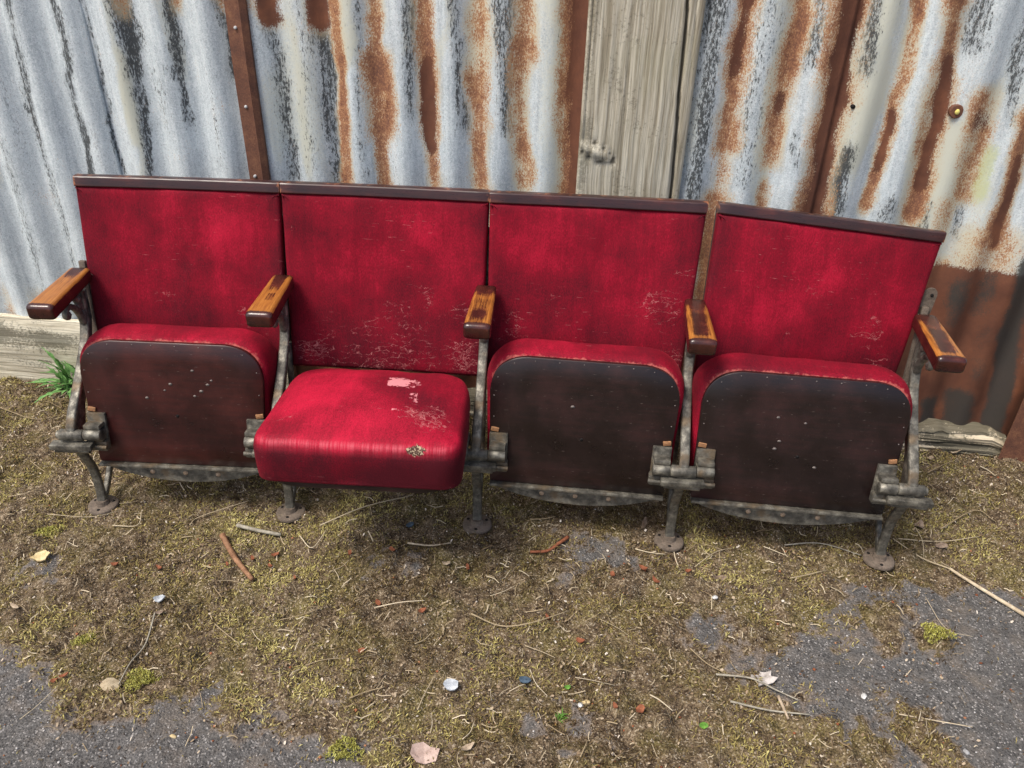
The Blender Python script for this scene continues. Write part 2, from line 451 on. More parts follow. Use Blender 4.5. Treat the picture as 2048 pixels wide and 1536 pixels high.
def mat_arm():
    m = M('worn_varnished_armrest'); v = m.tc; g = m.noise(1.0, m.mp((180, 9, 180)), 4, 0.65); k = m.noise(22, None, 4, 0.65); f = m.noise(1.0, m.mp((420, 30, 420)), 3, 0.7)
    dark = m.ramp(k, [(0.3, (0.020, 0.007, 0.006)), (0.55, (0.055, 0.014, 0.010)), (0.75, (0.13, 0.032, 0.018))])
    bare = m.ramp(m.ma('ADD', m.ma('MULTIPLY', g, 0.6), m.ma('MULTIPLY', f, 0.4)), [(0.3, (0.16, 0.050, 0.012)), (0.5, (0.33, 0.118, 0.022)), (0.7, (0.50, 0.215, 0.045))])
    w = m.ma('ADD', m.attr('worn'), m.ma('MULTIPLY', m.ma('SUBTRACT', g, 0.5), 0.9)); w = m.ma('ADD', w, m.ma('MULTIPLY', m.ma('SUBTRACT', k, 0.5), 0.7)); w = m.ma('ADD', w, m.ma('MULTIPLY', m.ma('SUBTRACT', f, 0.5), 0.5))
    fac = m.step(w, 0.30, 0.82)
    return m.out(m.mix(fac, dark, bare), m.ma('ADD', m.ma('MULTIPLY', fac, 0.10), 0.24), m.bump(g, 0.12, 0.002), Specular_IOR_Level=0.55)


def mat_oldwood(name, tint=(1, 1, 1), axis='z', green=0.25, dark=0.6):
    m = M(name); L = {'z': (85, 85, 2.0), 'x': (2.2, 55, 55)}[axis]; L2 = {'z': (230, 230, 5), 'x': (5, 230, 230)}[axis]
    wv = m.n('ShaderNodeVectorMath', operation='ADD'); m.put(wv.inputs[0], m.tc)
    ds = m.n('ShaderNodeVectorMath', operation='SCALE'); m.put(ds.inputs[0], m.noise(5, None, 2, col=True)); ds.inputs[3].default_value = 0.010; m.put(wv.inputs[1], ds.outputs[0])
    g = m.noise(1.0, m.mp(L, wv.outputs[0]), 6, 0.65); f = m.noise(1.0, m.mp(L2, wv.outputs[0]), 4, 0.7); k = m.noise(5, None, 4); p = m.noise(120, None, 4, 0.75)
    T = lambda c: tuple(a * b for a, b in zip(c, tint))
    col = m.ramp(m.ma('ADD', m.ma('MULTIPLY', g, 0.55), m.ma('MULTIPLY', f, 0.45)), [(0.33, T((0.075, 0.068, 0.052))), (0.43, T((0.24, 0.225, 0.18))), (0.54, T((0.42, 0.40, 0.335))), (0.7, T((0.56, 0.54, 0.45)))])
    col = m.mix(m.step(g, 0.60, 0.42, 0, 0.18), col, (0.34, 0.26, 0.15))
    col = m.mix(m.step(k, 0.5, 0.7, 0, green), col, (0.20, 0.22, 0.10))
    q = m.ma('ADD', m.ma('MULTIPLY', p, 0.7), m.ma('MULTIPLY', m.noise(9, None, 3), 0.5)); q = m.ma('ADD', q, m.ma('MULTIPLY', m.attr('dark'), 0.6))
    col = m.mix(m.step(q, 0.66, 0.78, 0, dark), col, (0.075, 0.072, 0.05))
    col = m.mix(m.step(m.attr('groove'), 0.3, 0.8, 0, 0.85), col, (0.045, 0.04, 0.03))
    return m.out(col, 0.85, m.bump(m.ma('ADD', g, m.ma('MULTIPLY', f, 0.7)), 0.5, 0.006), Specular_IOR_Level=0.2)


def mat_ground():
    m = M('mossy_tarmac')
    n1 = m.noise(9, None, 5, 0.6); n2 = m.noise(45, None, 5, 0.7); n3 = m.noise(230, None, 3, 0.75); g = m.vor(330, None, 'F1', 'Color'); gs = m.n('ShaderNodeSeparateColor'); m.put(gs.inputs[0], g); gv = m.vor(190, None, 'F1', 'Distance')
    tar = m.ramp(m.ma('ADD', m.ma('MULTIPLY', n2, 0.5), m.ma('MULTIPLY', n3, 0.5)), [(0.33, (0.048, 0.046, 0.044)), (0.5, (0.105, 0.101, 0.096)), (0.68, (0.20, 0.19, 0.18))])
    tar = m.mix(m.step(gs.outputs[0], 0.90, 0.93, 0, 0.65), tar, (0.40, 0.38, 0.36))
    tar = m.mix(m.step(gs.outputs[1], 0.86, 0.9, 0, 0.6), tar, (0.02, 0.02, 0.02))
    tar = m.mix(m.step(n1, 0.5, 0.68, 0, 0.65), tar, (0.17, 0.145, 0.12))
    soil = m.ramp(m.ma('ADD', m.ma('MULTIPLY', n2, 0.5), m.ma('MULTIPLY', n3, 0.5)), [(0.36, (0.014, 0.009, 0.006)), (0.45, (0.070, 0.048, 0.028)), (0.54, (0.165, 0.12, 0.072)), (0.66, (0.36, 0.29, 0.20))])
    soil = m.mix(m.step(n1, 0.45, 0.65, 0, 0.5), soil, m.ramp(n3, [(0.35, (0.050, 0.042, 0.010)), (0.52, (0.15, 0.125, 0.032)), (0.66, (0.29, 0.25, 0.08))]))
    soil = m.mix(m.step(gs.outputs[2], 0.90, 0.93, 0, 0.7), soil, (0.44, 0.37, 0.27))
    dirt = m.ramp(n3, [(0.35, (0.10, 0.08, 0.06)), (0.65, (0.27, 0.22, 0.18))])
    tar = m.mix(m.step(m.ma('ADD', m.attr('tarmac'), m.ma('MULTIPLY', m.ma('SUBTRACT', n1, 0.5), 1.4)), 0.95, 0.55, 0, 0.8), tar, dirt)
    col = m.mix(m.step(m.ma('ADD', m.attr('tarmac'), m.ma('MULTIPLY', m.ma('SUBTRACT', n2, 0.5), 1.0)), 0.4, 0.62), soil, tar)
    h = m.ma('ADD', m.ma('MULTIPLY', n3, 0.5), m.ma('ADD', n2, m.ma('MULTIPLY', gv, 0.5)))
    return m.out(col, 0.9, m.bump(h, 0.8, 0.008), Specular_IOR_Level=0.25)


def mat_tint(name, stops, rough=0.8, attr='tint', spec=0.2, nz=0.0, sub=0):
    m = M(name); v = m.attr(attr)
    if nz: v = m.ma('ADD', v, m.ma('MULTIPLY', m.ma('SUBTRACT', m.noise(90, None, 4, 0.7), 0.5), nz))
    return m.out(m.ramp(v, stops), rough, None, Specular_IOR_Level=spec)


def mat_plain(name, a, b, sc=60, rough=0.8, stretch=(1, 1, 1), bump=0.3):
    m = M(name); n = m.noise(sc, m.mp(stretch), 5, 0.7)
    col = m.ramp(n, [(0.35, a), (0.65, b)])
    return m.out(col, rough, m.bump(n, bump, 0.002), Specular_IOR_Level=0.3)


SHEET = mat_sheet(); RUST = mat_rust(); IRON = mat_iron(); FOOT = mat_foot(); VELVET = mat_velvet(); RAIL = mat_rail(); ARM = mat_arm()
BOARD_RED = mat_board('mahogany_ply', (0.0122, 0.0043, 0.0043), (0.0310, 0.0065, 0.0058), (0.0648, 0.0108, 0.0079))
BOARD_DARK = mat_board('dark_stained_ply', (0.0072, 0.0042, 0.0042), (0.0140, 0.0070, 0.0065), (0.0340, 0.0120, 0.0110))
POST = mat_oldwood('grey_sleeper_wood', (1.30, 1.28, 1.23), 'z', 0.14, 0.45)
BOARDW = mat_oldwood('bleached_board_wood', (1.75, 1.72, 1.62), 'x', 0.0, 0.65)
ROTTEN = mat_oldwood('rotten_wood', (1.5, 1.36, 1.18), 'x', 0.0, 0.8)
GROUND = mat_ground()
NAIL = mat_plain('nail_steel', (0.35, 0.36, 0.36), (0.6, 0.62, 0.62), 200, 0.45)
HOLE = mat_plain('screw_hole_dirt', (0.30, 0.20, 0.12), (0.55, 0.42, 0.30), 300, 0.8)
KNOCK = mat_plain('pale_knock', (0.10, 0.08, 0.075), (0.24, 0.21, 0.19), 200, .45)
BLACK = mat_plain('dark_hole', (0.008, 0.007, 0.006), (0.012, 0.01, 0.01), 100, 0.9)
SPLINT = mat_plain('bare_splintered_wood', (0.12, 0.05, 0.025), (0.42, 0.22, 0.10), 90, 0.7, (1, 6, 1))

# ------------------------------------------------------------------ the ground
def axis_grid(a, b, st, far):
    mid = np.arange(a, b + st / 2, st); k = st; lo, hi = [], []
    x = a
    while x > -far: k *= 1.35; x -= k; lo.append(x)
    x, k = b, st
    while x < far: k *= 1.35; x += k; hi.append(x)
    return np.concatenate([lo[::-1], mid, hi])


def poly_sd(px, py, poly):
    """signed distance, positive inside"""
    P = np.array(poly); d = np.full(px.shape, 1e9); inside = np.zeros(px.shape, bool)
    for i in range(len(P)):
        a, b = P[i], P[(i + 1) % len(P)]; e = b - a
        t = np.clip(((px - a[0]) * e[0] + (py - a[1]) * e[1]) / (e @ e), 0, 1)
        d = np.minimum(d, np.hypot(px - a[0] - t * e[0], py - a[1] - t * e[1]))
        c = (a[1] > py) != (b[1] > py)
        inside ^= c & (px < (b[0] - a[0]) * (py - a[1]) / (b[1] - a[1] + 1e-12) + a[0])
    return np.where(inside, d, -d)


def gp(L): return [gpt(*q)[:2] for q in L]


TAR_POLYS = [gp([(-700, 1255), (0, 1300), (60, 1300), (110, 1375), (190, 1420), (270, 1390), (420, 1400), (560, 1430), (640, 1470), (715, 1500), (740, 1700), (-700, 1800)]),
             gp([(1600, 1240), (1700, 1205), (1860, 1185), (1960, 1160), (2048, 1200), (2700, 1250), (2700, 1900), (1770, 1750), (1740, 1500), (1660, 1450), (1600, 1400), (1500, 1395), (1480, 1340), (1560, 1300)]),
             gp([(1405, 1225), (1450, 1225), (1465, 1275), (1430, 1310), (1400, 1270)]),
             gp([(735, 1085), (790, 1085), (785, 1120), (740, 1120)]), gp([(1130, 1080), (1240, 1080), (1230, 1130), (1140, 1130)]),
             gp([(20, 1115), (90, 1110), (80, 1145), (30, 1150)]), gp([(1020, 1440), (1130, 1450), (1110, 1490), (1010, 1480)])]
MOSS_POLYS = [gp([(1720, 1225), (1800, 1215), (1800, 1300), (1770, 1315), (1730, 1270)]), gp([(1835, 1262), (1895, 1255), (1898, 1295), (1850, 1295)]),
              gp([(1735, 1405), (1800, 1390), (1870, 1420), (1885, 1480), (1940, 1530), (1920, 1560), (1830, 1490), (1740, 1440)]),
              gp([(1580, 1470), (1660, 1450), (1670, 1510), (1610, 1520)])]


def tarmac(x, y):
    n = (fbm(x * 9, y * 9, 3, 4) - 0.5) * 0.24 + (fbm(x * 40, y * 40, 5, 3) - 0.5) * 0.14
    t = np.zeros(x.shape)
    for p in TAR_POLYS: t = np.maximum(t, sst(-0.055, 0.055, poly_sd(x, y, p) + n))
    for p in MOSS_POLYS: t = np.minimum(t, 1 - 0.9 * sst(-0.025, 0.02, poly_sd(x, y, p) + n * 0.5))
    return t


def gz(x, y):
    """ground height: moss mat with humps, tarmac a little lower"""
    return (fbm(x * 6, y * 6, 21, 4) - 0.5) * 0.022 + (fbm(x * 24, y * 24, 23, 3) - 0.5) * 0.034 + 0.010 * sst(.52, .66, fbm(x * 13, y * 13, 27, 3)) - 0.006


gx = axis_grid(-1.9, 1.9, 0.008, 60); gy = axis_grid(0.75, 2.45, 0.008, 60)
X, Y = np.meshgrid(gx, gy); xf, yf = X.ravel(), Y.ravel()
TM = tarmac(xf, yf)
near = (np.abs(xf) < 3) & (yf > 0) & (yf < 3.2)
Z = np.where(near, gz(xf, yf) * (1 - 0.75 * TM) - 0.006 * TM, -0.006)
nx, ny = len(gx), len(gy)
i = np.arange(nx * ny).reshape(ny, nx)
quads = np.stack([i[:-1, :-1].ravel(), i[:-1, 1:].ravel(), i[1:, 1:].ravel(), i[1:, :-1].ravel()], 1)
g = mk('ground', np.stack([xf, yf, Z], 1), quads, GROUND, attrs={'tarmac': TM}, recalc=False)
tag(g, kind='structure')


def gh(x, y):
    x = np.atleast_1d(np.asarray(x, float)); y = np.atleast_1d(np.asarray(y, float))
    t = tarmac(x, y); return gz(x, y) * (1 - 0.75 * t) - 0.006 * t


# ------------------------------------------------------------------ the fence
A0 = np.array([-1.566, 2.301]); WD = np.array([0.9965, -0.0831]); WN = np.array([-0.0831, -0.9965])
FW = Matrix(((WD[0], -WN[0], 0, A0[0]), (WD[1], -WN[1], 0, A0[1]), (0, 0, 1, 0), (0, 0, 0, 1)))   # local x along the fence, y into it, z up


def wuv(px, py, w=-0.04):
    """photo pixel -> (u, z) on the fence plane offset w towards the camera"""
    d = ray(px, py); P0 = np.array([A0[0] + WN[0] * w, A0[1] + WN[1] * w, 0]); n = np.array([WN[0], WN[1], 0])
    P = cC + d * (((P0 - cC) @ n) / (d @ n))
    return (P[:2] - A0) @ WD, P[2]


fence = empty('corrugated_fence', FW, 'rusty corrugated metal fence behind the red seats', 'fence')
PIT = 0.127
S = lambda pts, hw, st=1.0: ([wuv(*p) for p in pts], hw / 790.0, st)
STAIN = {
 'rust': [S([(668, 40), (682, 130), (690, 250), (691, 380), (693, 520)], 15), S([(748, 0), (757, 120)], 16, .75), S([(757, 110), (764, 190), (768, 270)], 26), S([(766, 260), (770, 420), (775, 560)], 16, .9),
          S([(848, 0), (855, 120), (862, 250), (872, 370), (880, 500)], 18), S([(962, 0), (957, 150)], 20, .66), S([(956, 150), (958, 260), (961, 380), (964, 480)], 21, .9),
          S([(1046, 0), (1038, 150), (1042, 260), (1046, 380)], 18, .72), S([(1058, 30), (1062, 120)], 14, .6), S([(1150, 0), (1147, 200), (1143, 400)], 26),
          S([(1494, 0), (1478, 110), (1468, 190), (1450, 300)], 22), S([(1446, 310), (1436, 390)], 16, .6), S([(1610, 0), (1592, 90)], 17, .85), S([(1590, 85), (1572, 160), (1556, 230), (1540, 325)], 22), S([(1527, 365), (1522, 430)], 11, .8), S([(1428, 390), (1420, 470), (1412, 560), (1400, 720)], 24, .95),
          S([(1700, 0), (1672, 160), (1640, 330), (1618, 430)], 32), S([(1842, 0), (1812, 140), (1782, 250), (1755, 340), (1735, 420)], 13, .9),
          S([(1908, 30), (1898, 120), (1880, 230), (1850, 350), (1822, 440)], 22, .95), S([(1875, 120), (1840, 330)], 18, .55), S([(1972, 190), (1950, 300), (1925, 400)], 24, .8), S([(1900, 400), (1885, 460)], 20, .55),
          S([(2056, 230), (2035, 320), (2005, 430), (1985, 500)], 20), S([(240, 0), (243, 22)], 14, .8), S([(348, 0), (350, 12)], 12, .7), S([(440, 0), (447, 8)], 14, .7),
          S([(536, 30), (545, 44)], 20, .7), S([(634, 40), (642, 58)], 16, .7), S([(505, 0), (507, 10)], 14, .5), S([(1990, 470), (1960, 560)], 70, .6), S([(1880, 530), (1875, 570)], 40, .7)],
 'brown': [S([(537, 0), (541, 26), (544, 42)], 19), S([(632, 0), (637, 34), (640, 50)], 20), S([(853, 125), (860, 220), (865, 300)], 13), S([(762, 190), (766, 235)], 14, .5), S([(1163, 0), (1160, 200), (1155, 420), (1150, 600)], 20),
           S([(1484, 60), (1470, 150)], 13, .75), S([(1565, 190), (1556, 230)], 12, .7), S([(1704, 0), (1678, 160), (1645, 330), (1625, 430), (1600, 560)], 20), S([(1790, 230), (1755, 340)], 8, .9),
           S([(1902, 120), (1884, 220), (1862, 310), (1842, 380)], 14, .95), S([(2040, 320), (2010, 420), (1990, 490)], 12, .9), S([(1968, 225), (1960, 262)], 18, .6),
           S([(1905, 545), (1880, 660), (1860, 850)], 90, 1), S([(2030, 560), (1990, 700), (1960, 900)], 95, 1)],
 'dark': [S([(18, -10), (35, 80), (60, 210), (95, 340), (130, 440), (160, 560)], 12, .62), S([(108, -10), (128, 80), (150, 200), (175, 310), (195, 380), (230, 520)], 11, .82), S([(0, 240), (35, 370), (75, 520), (95, 640)], 14, .5), S([(163, 20), (185, 110), (212, 220), (240, 345)], 5, .75),
          S([(244, 28), (258, 80), (270, 150)], 22, .95), S([(268, 140), (280, 200), (292, 290), (300, 350)], 11, .8), S([(335, 5), (348, 70), (360, 150)], 13, .8), S([(358, 140), (372, 200), (380, 240)], 8, .66), S([(433, 5), (452, 90), (460, 150)], 10, .7), S([(310, 130), (325, 260)], 26, .34), S([(430, 150), (438, 330)], 14, .34),
          S([(540, 48), (556, 110), (570, 200), (580, 360)], 16, .68), S([(642, 60), (652, 150), (664, 250), (676, 370)], 20, .74), S([(600, 30), (615, 200), (625, 370)], 22, .42), S([(505, 40), (522, 300)], 12, .38),
          S([(820, 30), (825, 230)], 15, .55), S([(912, 0), (920, 130), (925, 260)], 14, .62), S([(998, 60), (1012, 180), (1015, 260)], 13, .55), S([(720, 0), (726, 250), (730, 380)], 11, .38), S([(1125, 0), (1128, 200)], 12, .4), S([(1018, 30), (1022, 170)], 9, .6),
          S([(1428, 0), (1422, 110), (1412, 220), (1398, 330), (1390, 400)], 20, .72), S([(1540, 30), (1522, 150), (1500, 260), (1480, 370)], 26, .5), S([(1650, 0), (1635, 70), (1618, 130)], 18, .62), S([(1600, 260), (1585, 330)], 10, .55),
          S([(1752, 0), (1740, 80), (1722, 150)], 17, .72), S([(1700, 300), (1680, 380), (1668, 430)], 18, .85), S([(1970, 10), (1955, 100)], 22, .62), S([(1785, 400), (1770, 450)], 22, .6), S([(1862, 410), (1840, 470)], 15, .6), S([(2040, 100), (2020, 240)], 12, .6), S([(1935, 390), (1915, 480)], 11, .5)],
 'tar': [S([(2070, 520), (2035, 640), (2000, 780), (1975, 900)], 26, 1), S([(1985, 550), (1960, 640)], 34, .55), S([(1925, 560), (1905, 650)], 26, .6), S([(1865, 800), (1858, 850)], 20, .9), S([(1925, 790), (1915, 860)], 30, .9), S([(1990, 600), (1950, 760)], 26, .42)],
 'cream': [S([(1112, -10), (1105, 200), (1108, 420)], 34, .5), S([(700, 20), (705, 120)], 14, .7), S([(215, -5), (232, 90), (262, 200), (290, 350)], 9, .55), S([(592, 60), (606, 200), (615, 360)], 10, .25), S([(905, 40), (880, 110)], 12, .5), S([(820, 20), (815, 100)], 10, .5), S([(1770, 60), (1750, 200), (1700, 330)], 20, .55), S([(1925, 260), (1890, 400), (1870, 470)], 20, .6), S([(960, -5), (958, 160)], 26, .6), S([(1045, -5), (1040, 400)], 26, .45)],
 'lime': [S([(1985, 300), (1972, 350), (1955, 400)], 13, .75)],
}


def sheet(u0, u1, z0, z1, off, ph, seed, label, hi=False, amp=0.0115, lean=0.0):
    uu = np.linspace(u0, u1, int((u1 - u0) / 0.0065) + 1); zz = np.arange(z0, z1 + 0.005, 0.0115)
    Ug, Zg = np.meshgrid(uu, zz); U, Zv = Ug.ravel(), Zg.ravel()
    U2 = U + lean * (Zv - 0.8)
    wob = (vn(U * 2.2, Zv * 1.5, seed) - 0.5) * 0.012 + (vn(U * 9, Zv * 5, seed + 1) - 0.5) * 0.004
    prof = np.cos(2 * np.pi * (U - ph) / PIT)
    y = off - amp * prof + wob
    Zo = Zv + np.where(Zv < z0 + 0.012, (vn(U * 40, U * 0, seed) - 0.5) * 0.012, 0)
    V = np.stack([U2, y, Zo], 1)
    nU, nZ = len(uu), len(zz)
    i = np.arange(nU * nZ).reshape(nZ, nU)
    Q = np.stack([i[:-1, :-1].ravel(), i[:-1, 1:].ravel(), i[1:, 1:].ravel(), i[1:, :-1].ravel()], 1)
    at = {}
    j1 = (fbm(U2 * 14, Zv * 10, 51, 4) - 0.5) * 0.035 + (fbm(U2 * 70, Zv * 30, 53, 3) - 0.5) * 0.012
    j2 = fbm(U2 * 25, Zv * 9, 57, 3)
    for k, L in STAIN.items():
        a = np.zeros(len(U))
        for pts, hw, st in L:
            zs = np.array([p[1] for p in pts]); us = np.array([p[0] for p in pts]); o = np.argsort(zs); zs, us = zs[o], us[o]
            top = zs[-1]; bot = zs[0]
            if top > 1.13: top = 9; us = np.append(us, us[-1]); zs = np.append(zs, 3.0)
            m = (np.abs(U2 - np.interp(Zv, zs, us)) < hw * 2.5 + .03) & (Zv > bot - .08) & (Zv < top + .08)
            if not m.any(): continue
            d = np.abs(U2[m] - np.interp(Zv[m], zs, us) + j1[m]) / (hw * (0.66 + 0.4 * j2[m]))
            v = st * np.clip(1.30 - d * 0.62, 0, 1) * sst(bot - .05, bot + .015, Zv[m]) * (1 - sst(top - .015, top + .05, Zv[m]))
            a[m] = np.maximum(a[m], v)
        if k == 'rust': a = a * np.clip(0.62 + 0.75 * fbm(U2 * 7, Zv * 7, 59, 3), 0, 1)
        at[k] = a
    # hidden lower stretches carry on with their own rust along the valleys
    low = 1 - sst(0.35, 0.6, Zv)
    at['rust'] = np.maximum(at['rust'], low * 0.5 * (0.5 - 0.5 * prof) * sst(.4, .6, fbm(U * 5, Zv * 2, 61)))
    if u0 > uA - 0.2: at['brown'] = np.maximum(at['brown'], 0.9 * (1 - sst(.27, .36, Zv + (fbm(U * 8, Zv * 8, 65) - .5) * .15)))  # rust brown foot; behind the seats it paints in the shade
    at['pale'] = np.clip(at.pop('cream') * 1.1 + at['rust'] * 0.6 + 0.55 * sst(0.5, 0.72, fbm(U2 * 10, Zv * 2.2, 71, 3)), 0, 1)
    if hi: at['pale'] = np.clip(at['pale'] + 0.22, 0, 1)
    at['dark'] = np.clip(at['dark'] + 0.16 * sst(0.45, 0.7, fbm(U2 * 16, Zv * 3.5, 73, 4)), 0, 1)
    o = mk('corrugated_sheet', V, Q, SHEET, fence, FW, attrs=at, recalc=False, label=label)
    sol = o.modifiers.new('thickness', 'SOLIDIFY'); sol.thickness = 0.0012; sol.offset = 0
    return o


uA = wuv(159, 0)[0]; uC = wuv(655, 0)[0]; uPl = wuv(1178, 0)[0]; uPr = wuv(1412, 0)[0]; uF = wuv(1720, 0)[0]; uAng = wuv(470, 0, -0.02)[0]
ph = wuv(757, 150)[0] + PIT / 2
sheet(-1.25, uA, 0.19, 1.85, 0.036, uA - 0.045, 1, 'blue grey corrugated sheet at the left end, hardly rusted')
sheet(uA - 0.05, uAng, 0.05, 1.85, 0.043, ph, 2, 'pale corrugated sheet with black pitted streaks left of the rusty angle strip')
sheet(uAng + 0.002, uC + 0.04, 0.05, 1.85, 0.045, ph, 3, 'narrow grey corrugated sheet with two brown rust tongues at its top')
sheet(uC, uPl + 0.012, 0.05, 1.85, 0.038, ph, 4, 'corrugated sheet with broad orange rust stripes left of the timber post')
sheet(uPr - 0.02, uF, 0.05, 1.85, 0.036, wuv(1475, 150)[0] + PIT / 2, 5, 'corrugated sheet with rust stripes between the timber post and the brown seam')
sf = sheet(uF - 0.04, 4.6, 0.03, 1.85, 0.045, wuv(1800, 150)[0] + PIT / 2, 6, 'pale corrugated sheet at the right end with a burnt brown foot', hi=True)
# bolt and its ring, and the open nail hole on the right sheet
for (px, py), r, mt, nm in (((1912, 222), 0.006, mat_plain('yellow_paint', (0.6, 0.5, 0.1), (0.8, 0.72, 0.25), 80, 0.6), 'bolt'), ((1705, 212), 0.0055, BLACK, 'nail_hole')):
    u, z = wuv(px, py, -0.045); b = MB()
    yy = 0.045 - 0.011 * math.cos(2 * math.pi * (u - (wuv(1800, 150)[0] + PIT / 2)) / PIT) - 0.004
    if nm == 'bolt':
        b.cyl((u, yy - 0.004, z), (u, yy + 0.02, z), 0.017, 0.017, 16, 0.002).build('washer', RUST, sf, FW, sharp=40)
        b = MB().sphere((u, yy - 0.006, z), r, (1, 0.6, 1.2), 2)
        mb = MB().box((u - 0.022, yy - 0.0005, z - 0.105), (0.004, 0.004, 0.17), Matrix.Rotation(rad(3), 4, 'Y'))
        b.build(nm, mt, sf, FW)
    else:
        b.cyl((u, yy - 0.003, z), (u, yy + 0.02, z), r).build(nm, mt, sf, FW)

# timber post (an old sleeper) with a long shake and a knot
b0, b1 = uPl, uPr
us = np.arange(b0, b1 + 0.001, 0.0035); zs = np.arange(-0.05, 1.86, 0.012)
Ug, Zg = np.meshgrid(us, zs); U, Zv = Ug.ravel(), Zg.ravel()
crk = np.interp(Zv, [wuv(1345, 395)[1], wuv(1376, 0)[1]], [wuv(1343, 395, -.01)[0], wuv(1376, 0, -.01)[0]]) + (vn(Zv * 12, Zv * 0, 5) - 0.5) * 0.005
dep = np.exp(-((U - crk) / 0.0035) ** 2) * 0.016
c2 = np.interp(Zv, [0.7, 1.25], [b0 + 0.012, b0 + 0.014]) + (vn(Zv * 9, Zv * 0, 8) - 0.5) * 0.006
dep = dep + np.exp(-((U - c2) / 0.0022) ** 2) * 0.006 * sst(0.84, 0.9, Zv)
c3 = crk + 0.022; dep = dep + np.exp(-((U - c3) / 0.0018) ** 2) * 0.005 * sst(.95, 1.1, Zv)
grain = (fbm(U * 110, Zv * 3, 31, 3) - 0.5) * 0.004 + (fbm(U * 12, Zv * 1.2, 33, 3) - 0.5) * 0.010
ku, kz = wuv(1190, 303, -.01)
kd = np.hypot((U - ku) / 0.045, (Zv - kz + (U - ku) * 0.4) / 0.018)
kn = np.exp(-kd ** 2 * 1.2) * 0.012 - np.exp(-((kd - 1.15) / 0.22) ** 2) * 0.007
edge = np.maximum(0, 1 - (U - b0) / 0.008) ** 2 * 0.008 + np.maximum(0, 1 - (b1 - U) / 0.01) ** 2 * 0.008
yv = 0.006 + dep + grain - kn + edge
nU, nZ = len(us), len(zs); n = nU * nZ
i = np.arange(n).reshape(nZ, nU)
Q = [np.stack([i[:-1, :-1].ravel(), i[:-1, 1:].ravel(), i[1:, 1:].ravel(), i[1:, :-1].ravel()], 1)]
Vf = np.stack([U, yv, Zv], 1)
rim = np.concatenate([i[0, :], i[1:, -1], i[-1, -2::-1], i[-2:0:-1, 0]])
Vb = Vf[rim].copy(); Vb[:, 1] = 0.135
k = np.arange(len(rim)); kn_ = (k + 1) % len(rim)
Q.append(np.stack([rim[k], n + k, n + kn_, rim[kn_]], 1))
mk('timber_post', np.concatenate([Vf, Vb]), np.concatenate(Q), POST, fence, FW, attrs={'groove': np.concatenate([np.clip(dep / 0.008, 0, 1) * 0.9 + 0.75 * np.exp(-((kd - 1.15) / .2) ** 2) + .35 * np.exp(-((kd - .6) / .12) ** 2), np.zeros(len(rim))]), 'dark': np.concatenate([0.25 * np.exp(-((U - c2) / .02) ** 2), np.zeros(len(rim))])}, label='weathered grey timber post with a long crack and a knot')

# rusty angle strips
def angle_strip(px, w, z0, z1, off, nails, label, py=0):
    u = wuv(px, py, -0.02)[0]
    b = MB(); prof = [(-w / 2, off), (w * 0.18, off - 0.004), (w * 0.24, off - 0.010), (w / 2, off - 0.001), (w / 2, off + 0.012), (w * 0.45, off + 0.012), (w * 0.45, off + 0.003), (w * 0.22, off - 0.006), (w * 0.16, off), (-w / 2, off + 0.003)]
    zz = np.linspace(z0, z1, 30); V = []; F = []
    for a, z in enumerate(zz):
        for x, y in prof: V.append((u + x + (vn(z * 3, 0, 4) - 0.5) * 0.004, y + (vn(z * 4, 3, 4) - 0.5) * 0.003, z))
    N = len(prof)
    for a in range(29):
        for q in range(N): F.append((a * N + q, a * N + (q + 1) % N, (a + 1) * N + (q + 1) % N, (a + 1) * N + q))
    F += [tuple(range(N))[::-1], tuple(29 * N + q for q in range(N))]
    o = mk('angle_iron', V, F, RUST, fence, FW, sharp=25, label=label)
    for nx_, ny_ in nails:
        uu, zz_ = wuv(nx_, ny_, -0.02)
        MB().cyl((uu, off - 0.0065, zz_), (uu, off + 0.004, zz_), 0.0042, 0.0048, 10, 0.001).build('nail', NAIL, o, FW)
    return o


angle_strip(468, 0.056, 0.03, 1.85, 0.020, [(472, 55), (493, 213), (511, 352)], 'brown rusty angle iron strip with nail heads on the left half of the fence')
angle_strip(2018, 0.10, -0.03, 1.85, -0.030, [], 'brown rusty angle iron strip at the right end, standing on the ground', 900)

